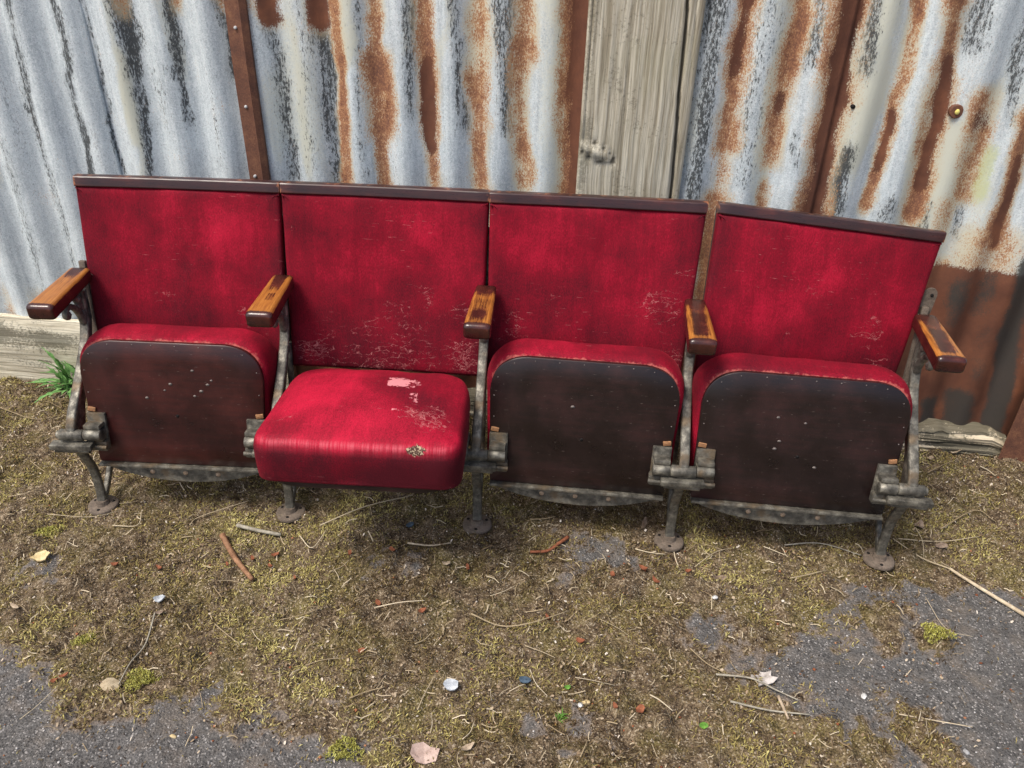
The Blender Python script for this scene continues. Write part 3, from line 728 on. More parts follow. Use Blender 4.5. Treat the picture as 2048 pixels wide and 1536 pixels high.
# boards along the foot of the fence
def board(name, u0, u1, z0, z1, y0, y1, mat, label, rough, seed, rot=False):
    us = np.arange(u0, u1 + .001, 0.008); prof = []
    nz = 44 if rot else 16
    for k in range(nz + 1): prof.append((y0, z0 + (z1 - z0) * k / nz))
    for k in range(1, 5): prof.append((y0 + (y1 - y0) * k / 4, z1))
    prof += [(y1, z0)]
    N = len(prof); V = []; dk = []; gr = []
    for a, u in enumerate(us):
        for q, (y, z) in enumerate(prof):
            t = (z - z0) / (z1 - z0)
            e = 0.006 * (t > 0.97) + 0.003 * (t > 0.9)
            dy = (fbm(np.array([u * 3]), np.array([z * (140 if rot else 60)]), seed, 3)[0] - 0.5) * rough * (1.3 if rot else 1)
            dz = (vn(u * 9, 2.5, seed + 2) - 0.5) * rough * 0.8 * (t > 0.9) + (vn(u * 40, y * 60, seed + 4) - 0.5) * rough * 0.5 * (t > .9)
            if rot and u > u1 - 0.06: dz -= (u - u1 + 0.06) * 0.5 * t
            V.append((u, y + dy + (e if q <= nz else 0), z + float(dz)))
            d = (0.45 if rot else 0.18) * float(sst(.45, .7, fbm(np.array([u * 4]), np.array([z * 16]), seed + 6, 3))[0]) if y == y0 else 0.0
            if not rot: d += 0.30 * math.exp(-((t - 0.70) / 0.14) ** 2)
            if rot and (y > y0 or t > .93): d = 0.3 + .8 * float(sst(.4, .6, fbm(np.array([u * 25]), np.array([y * 25]), seed + 12, 3))[0])
            dk.append(d); gr.append(0.75 * float(sst(.50, .64, fbm(np.array([u * 6]), np.array([z * 190]), seed + 9, 3))[0]) if rot else 0)
    F = []
    for a in range(len(us) - 1):
        for q in range(N): F.append((a * N + q, a * N + (q + 1) % N, (a + 1) * N + (q + 1) % N, (a + 1) * N + q))
    F += [tuple(range(N))[::-1], tuple((len(us) - 1) * N + q for q in range(N))]
    o = mk(name, V, F, mat, None, FW, attrs={'dark': dk, 'groove': gr}, sharp=60)
    return tag(o, label, 'board')


board('gravel_board', -1.25, 0.86, -0.03, 0.222, 0.0, 0.030, BOARDW, 'pale bleached gravel board at the foot of the fence, left behind the seats', 0.007, 41)
board('rotten_timber', 1.262, wuv(2012, 905, 0.0)[0], -0.03, 0.065, -0.012, 0.05, ROTTEN, 'low rotten timber on the ground under the burnt brown sheet, right', 0.022, 43, True)

# ------------------------------------------------------------------ the row of seats
STD = [(-1.087, 1.684, -0.5), (-0.583, 1.678, -1.8), (-0.082, 1.653, -3.2), (0.421, 1.611, -4.8), (0.953, 1.566, -7.0)]


def frame(x, y, a, z=0.0):
    a = rad(a); return Matrix(((math.cos(a), -math.sin(a), 0, x), (math.sin(a), math.cos(a), 0, y), (0, 0, 1, z), (0, 0, 0, 1)))


row = empty('cinema_seat_row', frame(-0.08, 1.65, -3), 'row of four old red velvet cinema seats on iron legs, one seat folded down', 'cinema seats')
GZ = 0.0
# --- iron standards with armrests
FL = catmull([(0, 0.0, 0.008), (0, 0.008, 0.06), (0, 0.004, 0.13), (0, -0.022, 0.20), (0, -0.038, 0.255), (0, -0.022, 0.295), (0, 0.03, 0.342), (0, 0.085, 0.392), (0, 0.135, 0.445), (0, 0.158, 0.50), (0, 0.163, 0.560)], 4)
flp = rrect_prof(0.0235, 0.013, 0.004, 2)
armW = []
for si, (x, y, a) in enumerate(STD):
    W = frame(x, y, a, GZ)
    b = MB()
    sc = [(1.0, 1.25) if p[2] < 0.03 else (1.0, 1.0) for p in FL]
    b.sweep(FL, flp, sc)
    st = b.build('standard', IRON, row, W, sharp=50)
    rear = [(0.018, 0.235), (0.05, 0.30), (0.105, 0.355), (0.155, 0.42), (0.185, 0.48), (0.192, 0.555)]
    fr = [(p[1] + 0.003, p[2]) for p in FL if 0.225 < p[2] < 0.555]
    MB().plate(fr + rear[::-1], 0.007).build('web_plate', IRON, st, W, smooth=False)
    MB().sweep(catmull([(0, 0.006, 0.008), (0.0, 0.055, 0.05), (0.0, 0.10, 0.10), (0, 0.135, 0.20), (0, 0.15, 0.32), (0, 0.168, 0.43)], 4), rrect_prof(0.014, 0.016, 0.003, 2)).build('rear_leg', IRON, st, W, sharp=50)
    # foot plate with three screw holes
    N = 28; V = []; F = []
    for r, z in ((0.0385, 0.0), (0.0385, 0.006), (0.036, 0.009), (0.018, 0.010), (0.014, 0.022)):
        for k in range(N):
            t = 2 * math.pi * k / N; rr = r * (1 + 0.03 * math.sin(3 * t + si))
            V.append((rr * math.cos(t), rr * math.sin(t) * 1.0, z))
    for q in range(4):
        for k in range(N): F.append((q * N + k, q * N + (k + 1) % N, (q + 1) * N + (k + 1) % N, (q + 1) * N + k))
    F += [tuple(range(N))[::-1], tuple(4 * N + k for k in range(N))]
    fp = mk('foot_plate', V, F, FOOT, st, W, sharp=50)
    for t in (-90, 25, 155):
        MB().cyl((0.027 * math.cos(rad(t)), 0.027 * math.sin(rad(t)), 0.004), (0.027 * math.cos(rad(t)), 0.027 * math.sin(rad(t)), 0.0102), 0.0042, n=10).build('screw_hole', BLACK, fp, W)
    # cross bar carrying the seat stops, and the spindle
    b = MB().box((0, -0.048, 0.238), (0.104, 0.026, 0.015), Matrix.Rotation(rad(random.uniform(-2, 2)), 4, 'Y'), 0.003)
    b.cyl((-0.043, -0.05, 0.226), (0.043, -0.05, 0.226), 0.0075, n=10)
    b.build('cross_bar', IRON, st, W, sharp=50)
    b = MB().cyl((-0.030, -0.036, 0.262), (0.030, -0.036, 0.262), 0.0145, n=16, cap=0.002)
    b.cyl((-0.036, -0.036, 0.262), (0.036, -0.036, 0.262), 0.010, n=14)
    b.build('spindle', IRON, st, W, sharp=50)
    # scrolled bracket under the armrest
    b = MB()
    pr = circ(0.0085, 8, 0.007)
    scr = [(0, 0.150, 0.478), (0, 0.142, 0.505), (0, 0.126, 0.530), (0, 0.106, 0.545), (0, 0.088, 0.545), (0, 0.080, 0.533), (0, 0.088, 0.524), (0, 0.097, 0.530)]
    cs = catmull(scr, 4); b.sweep(cs, pr, [1.3 - 0.5 * k / len(cs) for k in range(len(cs))])
    b.sweep(catmull([(0, 0.156, 0.49), (0, 0.150, 0.53), (0, 0.132, 0.555), (0, 0.120, 0.565)], 4), pr)
    b.sphere((0, 0.150, 0.500), 0.015, (0.8, 0.8, 1.2)); b.sphere((0, 0.138, 0.528), 0.012, (0.9, 1, 1)); b.sphere((0, 0.087, 0.534), 0.009, (1.2, 1, 1)); b.sphere((0, 0.145, 0.545), 0.011, (1, 1, 1.1))
    b.box((0, 0.105, 0.5665), (0.020, 0.135, 0.007), None, 0.002)
    b.build('arm_bracket', IRON, st, W, sharp=60)
    # lug plate behind the backs
    if si in (0, 4):
        sg = -1 if si == 0 else 1
        b = MB()
        P = [(-0.013, -0.035), (0.013, -0.035), (0.016, 0.012)] + [(0.016 * math.cos(rad(t)), 0.018 + 0.016 * math.sin(rad(t))) for t in range(0, 181, 30)] + [(-0.016, 0.012)]
        n_ = len(P); V = [(px_, -0.002, pz_) for px_, pz_ in P] + [(px_, 0.002, pz_) for px_, pz_ in P]
        b.add(V, [tuple(range(n_))[::-1], tuple(range(n_, 2 * n_))] + [(q, (q + 1) % n_, n_ + (q + 1) % n_, n_ + q) for q in range(n_)])
        Wl = W @ Matrix.Translation((sg * 0.004, 0.222, 0.632) if si else (0.010, 0.205, 0.560))
        lg = b.build('lug_plate', FOOT, st, Wl, smooth=False)
        MB().cyl((0.004, -0.004, 0.016), (0.004, 0.003, 0.016), 0.004, n=10).build('bolt_hole', BLACK, lg, Wl)
        MB().box((0, 0.198, 0.50), (0.016, 0.012, 0.24), Matrix.Rotation(rad(-8), 4, 'X'), 0.002).build('back_strap', FOOT, st, W, sharp=40)
    if si in (1, 2):
        a_, c_ = Vector((0, 0.222, 0.40)), Vector((0, 0.292, 0.72)); md_ = (a_ + c_) / 2; an_ = math.atan2(c_.y - a_.y, c_.z - a_.z)
        MB().box(md_, (0.034, 0.006, 0.33), Matrix.Rotation(-an_, 4, 'X'), 0.001).build('back_strap', IRON, st, W, sharp=40)
    # armrest
    yaw = [0, 0, -0.5, 0.5, 1.0][si]
    Wa = W @ Matrix.Translation((0, 0.095, 0.590)) @ Matrix.Rotation(rad(yaw), 4, 'Z') @ Matrix.Rotation(rad(0.8), 4, 'X')
    L0, L1 = -0.108, 0.105
    ts = np.concatenate([[0, .006, .016, .03, .05], np.linspace(.08, .92, 24), [.95, .975, .99, 1]])
    V = []; F = []; wn_ = []
    pr = rrect_prof(1.0, 1.0, 0.2, 4)
    # denser top: subdivide long edges of the profile
    pp = []
    for q in range(len(pr)):
        p0, p1 = np.array(pr[q]), np.array(pr[(q + 1) % len(pr)]); L = np.linalg.norm(p1 - p0); m_ = max(1, int(L / 0.12))
        for k in range(m_): pp.append(p0 + (p1 - p0) * k / m_)
    N = len(pp)
    rsd = np.random.RandomState(90 + si)
    for t in ts:
        yy = L0 + (L1 - L0) * t
        wd = 0.064 - 0.014 * t; hh = 0.040 - 0.004 * t
        f0 = min(1, math.sqrt(max(0.0, 1 - (1 - min(t / 0.055, 1)) ** 2)) * 0.5 + 0.5)
        f1 = min(1, math.sqrt(max(0.0, 1 - (1 - min((1 - t) / 0.04, 1)) ** 2)) * 0.5 + 0.5)
        fe = f0 * f1; fe_w = 1 - (1 - fe) * 0.45
        for p in pp:
            V.append((p[0] * wd * fe_w, yy, p[1] * hh * fe - 0.002 * (1 - fe)))
            topn = p[1] * 2; xx = p[0] * 2
            w_ = 0.0
            if topn > 0.55:
                if si in (0,):
                    w_ = 0.85 - 0.9 * sst(.55, .95, t) * float(sst(.7, .4, abs(xx))) - 0.1 * t
                elif si == 1:
                    w_ = 0.85 - 0.9 * float(sst(.5, .75, t)) * float(sst(.65, .35, abs(xx))) - 0.45 * float(sst(.8, 1, t)) - 0.35 * (0.3 < t < 0.5) * (-0.2 < xx < 0.5)
                elif si == 2:
                    w_ = 0.62 - 0.5 * math.exp(-((t - .27) / .1) ** 2) * float(sst(.7, .4, abs(xx))) - 0.75 * float(sst(.62, .95, t)) - 0.1 * (abs(xx) < .3) + .12 * (abs(xx) > .6)
                else:
                    w_ = 0.22 + 0.55 * float(sst(.3, .85, abs(xx))) - 0.6 * float(sst(.6, .95, t)) + 0.4 * math.exp(-((t - .09) / .04) ** 2)
                w_ *= float(sst(.035, .075, t))
                w_ *= float(sst(.55, .8, topn))
            wn_.append(w_)
    for q in range(len(ts) - 1):
        for k in range(N): F.append((q * N + k, q * N + (k + 1) % N, (q + 1) * N + (k + 1) % N, (q + 1) * N + k))
    F += [tuple(range(N))[::-1], tuple((len(ts) - 1) * N + k for k in range(N))]
    mk('armrest', V, F, ARM, row, Wa, attrs={'worn': wn_}, sharp=50)

# --- the four backrests
def uv_back(C, u, v, w, bow):
    BL, BR, TR, TL = [np.array(p) for p in C]
    s = (np.asarray(u) + 1) / 2; s = s[:, None]; t = np.asarray(v)[:, None]
    P = BL * (1 - s) * (1 - t) + BR * s * (1 - t) + TR * s * t + TL * (1 - s) * t
    n = np.cross(BR - BL, TL - BL); n /= np.linalg.norm(n)           # towards the wall or the sitter?
    if n[1] > 0: n = -n
    return P + n * (np.asarray(w) - bow * (1 - np.asarray(u) ** 2))[:, None]


def loc2(si, x, t, z):
    p = frame(*STD[si]) @ Vector((x, t, z)); return (p.x, p.y, p.z)


BK = []
BACKC = [  # BL, BR, TR, TL (front face), tuned to the photograph
 [loc2(0, 0.012, 0.168, 0.36), loc2(1, -0.007, 0.168, 0.36), gpt(561.5, 362, .82), gpt(152, 348, .82)],
 [loc2(1, 0.006, 0.170, 0.362), loc2(2, -0.008, 0.170, 0.36), gpt(980, 380, .82), gpt(563.5, 362, .82)],
 [loc2(2, 0.006, 0.170, 0.36), loc2(3, -0.012, 0.170, 0.36), gpt(1416, 402, .82), gpt(981, 381, .82)],
 [loc2(3, 0.020, 0.170, 0.36), loc2(4, -0.035, 0.185, 0.352), gpt(1888, 462, .80), gpt(1437, 402, .818)],
]
WEARC = [[(0.7, 0.3, .35, .6), (-.2, .35, .3, .42), (.95, .55, .2, .5)], [(-.9, .75, .06, .8), (-.75, .10, .22, .85), (.8, .12, .25, .82), (0, .02, .9, .62), (.4, .42, .25, .5), (.8, .38, .2, .52), (-.3, .3, .2, .42)],
         [(-.75, .3, .25, .62), (.7, .45, .35, .62), (.9, .2, .2, .72), (-.3, .45, .3, .42), (.9, .6, .2, .55)], [(.62, .42, .22, .60), (.75, .25, .25, .55), (-.2, .35, .15, .50), (.1, .62, .25, .46), (-.95, .3, .08, .6), (.4, .12, .2, .52)]]
for j in range(4):
    C = BACKC[j]; bow = 0.010
    V, F = slab(outline(2.0, 2.0, 0.0, 0.948, 0.02, 0.004, 0.03),
                [(0, 1, -0.004), (0, 1, 0.006), (0.006, 1, 0.0125), (0.016, 1, 0.0165), (0, .955, 0.0175), (0, .91, .018), (0, .86, .0185), (0, .8, .019), (0, .72, .0195), (0, .64, .02), (0, .56, .02), (0, .48, .02), (0, .4, .02), (0, .32, .02), (0, .24, .02), (0, .16, .02), (0, .08, .02)], (0, 0.474))
    u, v = V[:, 0], V[:, 1]
    pil = (fbm(u * 2.3, v * 2.3, 80 + j, 3) - 0.5) * 0.010 + (fbm(u * 9, v * 5, 90 + j, 2) - 0.5) * 0.003
    P = uv_back(C, u, v, V[:, 2] + np.where(V[:, 2] > 0.012, pil, 0), bow)
    wear = 0.10 + 0.1 * sst(.6, .1, v)
    for cu, cv_, rr, stg in WEARC[j]:
        wear = np.maximum(wear, stg * np.exp(-(((u - cu) / (rr * 1.1)) ** 2 + ((v - cv_) / (rr * 0.55)) ** 2)))
    ed = 0.42 * (np.abs(u) > 0.985) * sst(.5, .1, v) + 0.38 * (v > 0.94) + 0.5 * (v < 0.012)
    o_ = frame(*STD[j]); ci = np.array(P.mean(0)); W = Matrix.Translation(ci)
    ax = np.array(C[1]) - np.array(C[0]); ax /= np.linalg.norm(ax); up = (np.array(C[3]) - np.array(C[0])); up -= ax * (up @ ax); up /= np.linalg.norm(up); nn = np.cross(ax, up)
    R = np.stack([ax, up, nn], 1); W = Matrix([[*R[r], ci[r]] for r in range(3)] + [[0, 0, 0, 1]])
    tol = lambda Q: (np.asarray(Q) - ci) @ R
    nap_light = 0.5 + 0.35 * np.exp(-(((u - [.25, .2, -.1, -.1][j]) / .7) ** 2 + ((v - .72) / .25) ** 2)) - 0.25 * sst(.45, .1, v) - .2 * sst(.75, 1, np.abs(u))
    bk = mk('backrest', tol(P), F, VELVET, row, W, attrs={'wear': wear, 'edge': ed, 'nap_light': nap_light, 'bald': np.zeros(len(u))}, label=['red velvet backrest of the leftmost seat, its velvet the least cracked', 'red velvet backrest behind the lowered seat, its foot scuffed pink', 'red velvet backrest of the third seat from the left, cracked along its right edge', 'red velvet backrest of the rightmost seat, with branching pale cracks'][j])
    # plywood behind
    V, F = slab(outline(2.0, 2.0, -0.002, 0.965, 0.02, 0.01, 0.08), [(0, 1, -0.016), (0, 1, -0.0045), (0, .5, -0.0045), (0, .1, -.0045)], (0, .474))
    V2, F2 = slab(outline(2.0, 2.0, -0.002, 0.965, 0.02, 0.01, 0.08), [(0, .1, -0.016), (0, .5, -0.016), (0, 1, -0.016), (0, 1, -0.0045), (0, .5, -0.0045), (0, .1, -.0045)], (0, .474))
    mk('back_panel', tol(uv_back(C, V2[:, 0], V2[:, 1], V2[:, 2], bow)), F2, BOARD_DARK, bk, W, sharp=50)
    # mahogany top rail
    us = np.linspace(-1.0, 1.0, 33); prf = [(.942, -.020), (.942, .014), (.9435, .0205), (.948, .0215), (.970, .0212), (.988, .0205), (.9935, .0185), (.9965, .014), (1.0, .004), (1.0, -.010), (.998, -.017), (.99, -.020)]
    vv = []; ee = []
    for uu_ in us:
        for a_, b_ in prf:
            k_ = 1 - 0.15 * (abs(uu_) > 0.99)
            vv.append((uu_, a_, b_ * k_)); ee.append(max(0.62 * (abs(uu_) > 0.985), 0.5 * (a_ > .995), .3 * (a_ > .99)))
    vv = np.array(vv); N = len(prf); F = []
    for q in range(len(us) - 1):
        for k in range(N): F.append((q * N + k, q * N + (k + 1) % N, (q + 1) * N + (k + 1) % N, (q + 1) * N + k))
    F += [tuple(range(N))[::-1], tuple((len(us) - 1) * N + k for k in range(N))]
    mk('top_rail', tol(uv_back(C, vv[:, 0], vv[:, 1], vv[:, 2], bow)), F, RAIL, bk, W, attrs={'edge': ee}, sharp=24)

# --- the four tip-up seats
lowd_shift = [0, 0.012, 0, 0]
TILT = [9.5, None, 8.5, 10.0]
ROLLS = [0.6, -0.6, 0.4, 0.6]
for j in range(4):
    fa, fb = frame(*STD[j]), frame(*STD[j + 1])
    pa, pb = fa @ Vector((0, -0.036, 0.262)), fb @ Vector((0, -0.036, 0.262))
    c = (pa + pb) / 2; rowd = (pb - pa); wid = rowd.length; rowd.normalize()
    dpt = Vector((-rowd.y, rowd.x, 0))
    rq = Matrix.Rotation(rad(ROLLS[j]), 3, dpt); rowd = rq @ rowd; zz_ = rq @ Vector((0, 0, 1))
    if TILT[j] is None: th = rad(4); V_ = -dpt * math.cos(th) + zz_ * math.sin(th); W_ = dpt * math.sin(th) + zz_ * math.cos(th)
    else: th = rad(TILT[j]); V_ = dpt * math.sin(th) + zz_ * math.cos(th); W_ = dpt * math.cos(th) - zz_ * math.sin(th)
    U_ = -rowd if TILT[j] is not None else -rowd
    Wm = Matrix(((U_.x, V_.x, W_.x, c.x), (U_.y, V_.y, W_.y, c.y), (U_.z, V_.z, W_.z, c.z), (0, 0, 0, 1)))
    wb, wt = wid - 0.062, wid - 0.040
    v0, v1 = -0.092, [0.240, 0, 0.252, 0.252][j]
    if TILT[j] is None: wb, wt = wid - 0.076, wid - 0.050; v0, v1 = -0.118, 0.228
    if j == 0: wb, wt = wid - 0.075, wid - 0.040
    w0 = 0.036
    # velvet pad
    lowd = TILT[j] is None
    if lowd_shift[j]: c = c + rowd * lowd_shift[j]; Wm.translation = c
    th_ = 0.108 if not lowd else 0.110
    ol = outline(wb, wt, v0, v1, 0.035 if not lowd else .075, 0.085 if not lowd else 0.040, 0.010)
    dome = (lambda k: (lambda p: w0 + 0.012 + th_ * k + (0.032 if lowd else .012) * (1 - np.clip(np.abs(p[:, 0]) / (wt / 2), 0, 1) ** 2) * (1 - np.clip(np.abs(p[:, 1] - (v0 + v1) / 2) / ((v1 - v0) / 2), 0, 1) ** 2)))
    kb = 0.6 if lowd else 1.0
    rings = [(0.004, 1, w0 + 0.012), (-0.004, 1, w0 + 0.018), (-0.006 * kb, 1, w0 + 0.0215), (-0.0075 * kb, 1, w0 + 0.026), (-0.009 * kb, 1, w0 + 0.034), (-0.011 * kb, 1, w0 + 0.012 + th_ * .35), (-0.013 * kb, 1, w0 + 0.012 + th_ * .55), (-0.012 * kb, 1, w0 + 0.012 + th_ * .72), (-0.006 * kb, 1, w0 + 0.012 + th_ * .86), (0.004 if not lowd else .001, 1, dome(.95)), (0.016 if not lowd else .009, 1, dome(.99)), (0.030 if not lowd else .024, 1, dome(1.0)), (0, .80, dome(1.02)), (0, .7, dome(1.03)), (0, .6, dome(1.04)), (0, .5, dome(1.04)), (0, .4, dome(1.05)), (0, .3, dome(1.05)), (0, .2, dome(1.05)), (0, .1, dome(1.05))]
    V, F = slab(ol, rings, (0, (v0 + v1) / 2))
    u, v, w = V[:, 0], V[:, 1], V[:, 2]
    wr = (w - w0 - .012) / th_
    lump = (fbm(u * 14, v * 14 + w * 9, 120 + j, 3) - 0.5) * 0.008
    V[:, 2] += np.where(wr > .85, lump, 0); V[:, 0] += np.where((wr > .1) & (wr < .85), lump * np.sign(u), 0); V[:, 1] += np.where((wr > .1) & (wr < .85), lump * .8, 0)
    edg = 0.70 * sst(.075, .02, wr) * (v > v0 + .03) if not lowd else 0.4 * sst(.12, .03, wr)
    if not lowd: edg = edg * (0.55 + .6 * sst(v1 - .1, v1 - .01, v)); edg = edg + 0.22 * (np.abs(wr - .9) < .06) * (v > v1 - .03)
    wear = np.full(len(u), 0.08); bald = np.zeros(len(u)); nap_light = np.full(len(u), .62)
    tear = np.zeros(len(u)); ridge = np.zeros(len(u))
    if lowd:
        ridge = .85 * np.exp(-(((wr - .93) / .05) ** 2)) * (v > v1 - .02) * sst(.225, .19, np.abs(u))
        tear = 1.0 * np.exp(-(((-u - .135) / .030) ** 2)) * np.exp(-(((wr - .92) / .10) ** 2)) * (v > v1 - .035)
        x_ = -u       # +x_ = right in the picture
        wear = np.maximum(wear, .95 * np.exp(-(((x_ - .14) / .075) ** 2 + ((v - .13) / .05) ** 2))); wear = np.maximum(wear, .6 * np.exp(-(((x_ + .17) / .05) ** 2 + ((v - .15) / .04) ** 2)))
        bald = np.maximum(bald, .80 * np.exp(-(((x_ - .066) / .050) ** 2 + ((v - .000) / .044) ** 2))); bald = np.maximum(bald, .6 * np.exp(-(((x_ - .075) / .03) ** 2 + ((v - .12) / .008) ** 2))); bald = np.maximum(bald, .72 * np.exp(-(((x_ - .100) / .020) ** 2 + ((v - .060) / .030) ** 2)))
        nap_light = .62 + .55 * np.exp(-(((x_ + .12) / .12) ** 2 + ((v - .06) / .12) ** 2)) - .25 * np.exp(-(((x_ - .13) / .08) ** 2 + ((v - .08) / .06) ** 2)) + .45 * np.exp(-(((wr - .93) / .07) ** 2)) * (v > v1 - .06) - .75 * sst(.9, .75, wr) + .12 * sst(.9, 1, wr)  # skylight put into the colour: top and left rear brighter, sides darker
    sl = ['seat tipped up, its underside reddish mahogany with pale knocks', 'seat folded down, its velvet top worn to a pink bald patch', 'seat tipped up, its underside plain and nearly black, between second and fourth seat', 'seat tipped up, its underside dark brown with pale edging, rightmost'][j]
    seat = mk('seat', V, F, VELVET, row, Wm, attrs={'wear': wear, 'edge': edg, 'nap_light': nap_light, 'bald': bald, 'tear': tear, 'ridge': ridge}, label=sl)
    # board under the pad
    ob = outline(wb - 0.004, wt - 0.006, v0, v1 - 0.002, 0.006, 0.090, 0.012)
    V, F = slab(ob, [(0, .3, w0), (0, .7, w0), (.0025, 1, w0), (0, 1, w0 + .002), (0, 1, w0 + .014), (0, .5, w0 + .014)], (0, (v0 + v1) / 2))
    sb = mk('seat_board', V, F, BOARD_RED if j == 0 else BOARD_DARK, seat, Wm, sharp=40)
    b = MB()
    for k in range(len(ob)):
        pass
    # tacks along the edge and a small bored hole
    per = np.cumsum(np.r_[0, np.linalg.norm(np.diff(ob, axis=0), axis=1)]); cc = np.array([0, (v0 + v1) / 2])
    for d_ in np.arange(0.03, per[-1], 0.058):
        q = ob[np.searchsorted(per, d_) % len(ob)]
        if q[1] < v0 + .05: continue
        q = cc + (q - cc) * 0.955; b.sphere((q[0], q[1], w0 - .0002), 0.0019, (1, 1, .4), 1)
    tk = b.build('tacks', KNOCK, sb, Wm); tag(tk, kind='stuff')
    MB().cyl((-0.003, 0.045, w0 + .002), (-0.003, 0.045, w0 - .0006), 0.0042, n=12).build('bored_hole', BLACK, sb, Wm)
    rr_ = random.Random(3 + j)
    for _ in range([8, 1, 1, 5][j]):
        if lowd: break
        ku_, kv_, kr_ = rr_.uniform(-.10, .10), rr_.uniform(0.02, .17), rr_.uniform(.003, .0055)
        MB().sphere((ku_, kv_, w0 - .0002), kr_, (1.2, .9, .12), 1).build('knock_mark', KNOCK, sb, Wm)
    # iron angle along the rear edge with its rounded apron
    n_ = 26; hw = (wb - 0.006) / 2; ap = []
    for k in range(n_ + 1):
        x_ = -hw + 2 * hw * k / n_; ap.append((x_, v0 - 0.010 - 0.046 * max(0.0, 1 - (x_ / hw) ** 2) ** 0.8))
    poly = [(-hw, v0 - 0.002)] + ap + [(hw, v0 - 0.002)]
    V = [(p[0], p[1], w0 + .010) for p in poly] + [(p[0], p[1], w0 + .016) for p in poly]; m_ = len(poly)
    b = MB().add(V, [tuple(range(m_)), tuple(range(m_, 2 * m_))[::-1]] + [(q, (q + 1) % m_, m_ + (q + 1) % m_, m_ + q) for q in range(m_)])
    b.box((0, v0 - .0055, w0 + .001), (2 * hw, 0.0075, 0.026), None, 0.002)
    aw = b.build('rear_apron', IRON, seat, Wm, sharp=35)
    for x_ in (-.085, 0.0, .085):
        MB().cyl((x_, v0 - 0.030, w0 + .0085), (x_, v0 - 0.030, w0 + .012), 0.0062, .0062, n=12).build('screw_head', HOLE, aw, Wm)
    # hinge brackets
    for sg in (-1, 1):
        ux = sg * (wid / 2 - 0.052)
        b = MB().cyl((ux - .021, 0, 0.002), (ux + .021, 0, 0.002), 0.0145, n=18, cap=.002)
        b.box((ux, -0.006, 0.020), (0.042, 0.030, 0.032), None, .003)
        b.box((ux, 0.004, 0.032), (0.046, 0.086, 0.010), None, .003)
        b.box((ux, 0.021, 0.014), (0.040, 0.012, 0.034), None, .003)
        b.box((ux - sg * .001, -0.036, 0.020), (0.050, 0.026, 0.022), None, .003)
        b.cyl((ux - .028, -0.036, 0.006), (ux + .028, -0.036, 0.006), 0.006, n=10)
        b.build('hinge_bracket', IRON, seat, Wm, sharp=45)
        if not lowd:
            MB().box((ux + sg * .010, 0.055, w0 - .0015), (0.020, 0.012, 0.005), Matrix.Rotation(rad(sg * 9), 4, 'Z'), .002).build('splintered_block', SPLINT, seat, Wm)

# ------------------------------------------------------------------ plants and litter
def at(px, py, dz=0.0):
    p = gpt(px, py); return np.array([p[0], p[1], gh(p[0], p[1])[0] + dz])


# moss mat: many small fronds (nobody could count them)
N = 170000
rx = np.r_[RS.uniform(-1.75, 1.75, int(N * 1.9))]; ry = RS.uniform(0.85, 2.32, len(rx))
tmv = tarmac(rx, ry); clump = fbm(rx * 16, ry * 16, 201, 4); big = fbm(rx * 4, ry * 4, 203, 3)
keep = RS.rand(len(rx)) < np.clip((1 - tmv) * (0.20 + 1.3 * sst(.40, .66, clump)) + .012, 0, 1)
rx, ry, clump, big = rx[keep][:N], ry[keep][:N], clump[keep][:N], big[keep][:N]; n = len(rx)
az = RS.uniform(0, 2 * np.pi, n); el = RS.uniform(rad(8), rad(72), n); L = RS.uniform(.004, .0165, n) * (0.6 + .9 * clump); wd = RS.uniform(.0006, .0015, n)
d = np.stack([np.cos(az) * np.cos(el), np.sin(az) * np.cos(el), np.sin(el)], 1); sd_ = np.stack([-np.sin(az), np.cos(az), np.zeros(n)], 1)
base = np.stack([rx, ry, gh(rx, ry) - .001], 1)
V = np.empty((n, 4, 3)); V[:, 0] = base; V[:, 1] = base + d * (L * .5)[:, None] + sd_ * wd[:, None]; V[:, 3] = base + d * (L * .5)[:, None] - sd_ * wd[:, None]
tip = d.copy(); tip[:, 2] -= .25; V[:, 2] = base + tip * L[:, None]
ti = np.clip(.33 + 1.3 * (big - .5) + RS.normal(0, .24, n) + .7 * (clump - .5), 0, 1)
mo = mk('moss', V.reshape(-1, 3), np.arange(4 * n).reshape(n, 4), mat_tint('moss_fronds', [(0.0, (0.045, 0.028, 0.012)), (.25, (0.135, 0.092, 0.042)), (.5, (0.235, 0.182, 0.068)), (.75, (0.35, 0.30, 0.095)), (1, (0.55, 0.49, 0.20))], .85), attrs={'tint': np.repeat(ti, 4)}, recalc=False, smooth=False)
tag(mo, 'low brown and yellow green moss growing over the tarmac', 'moss', kind='stuff')

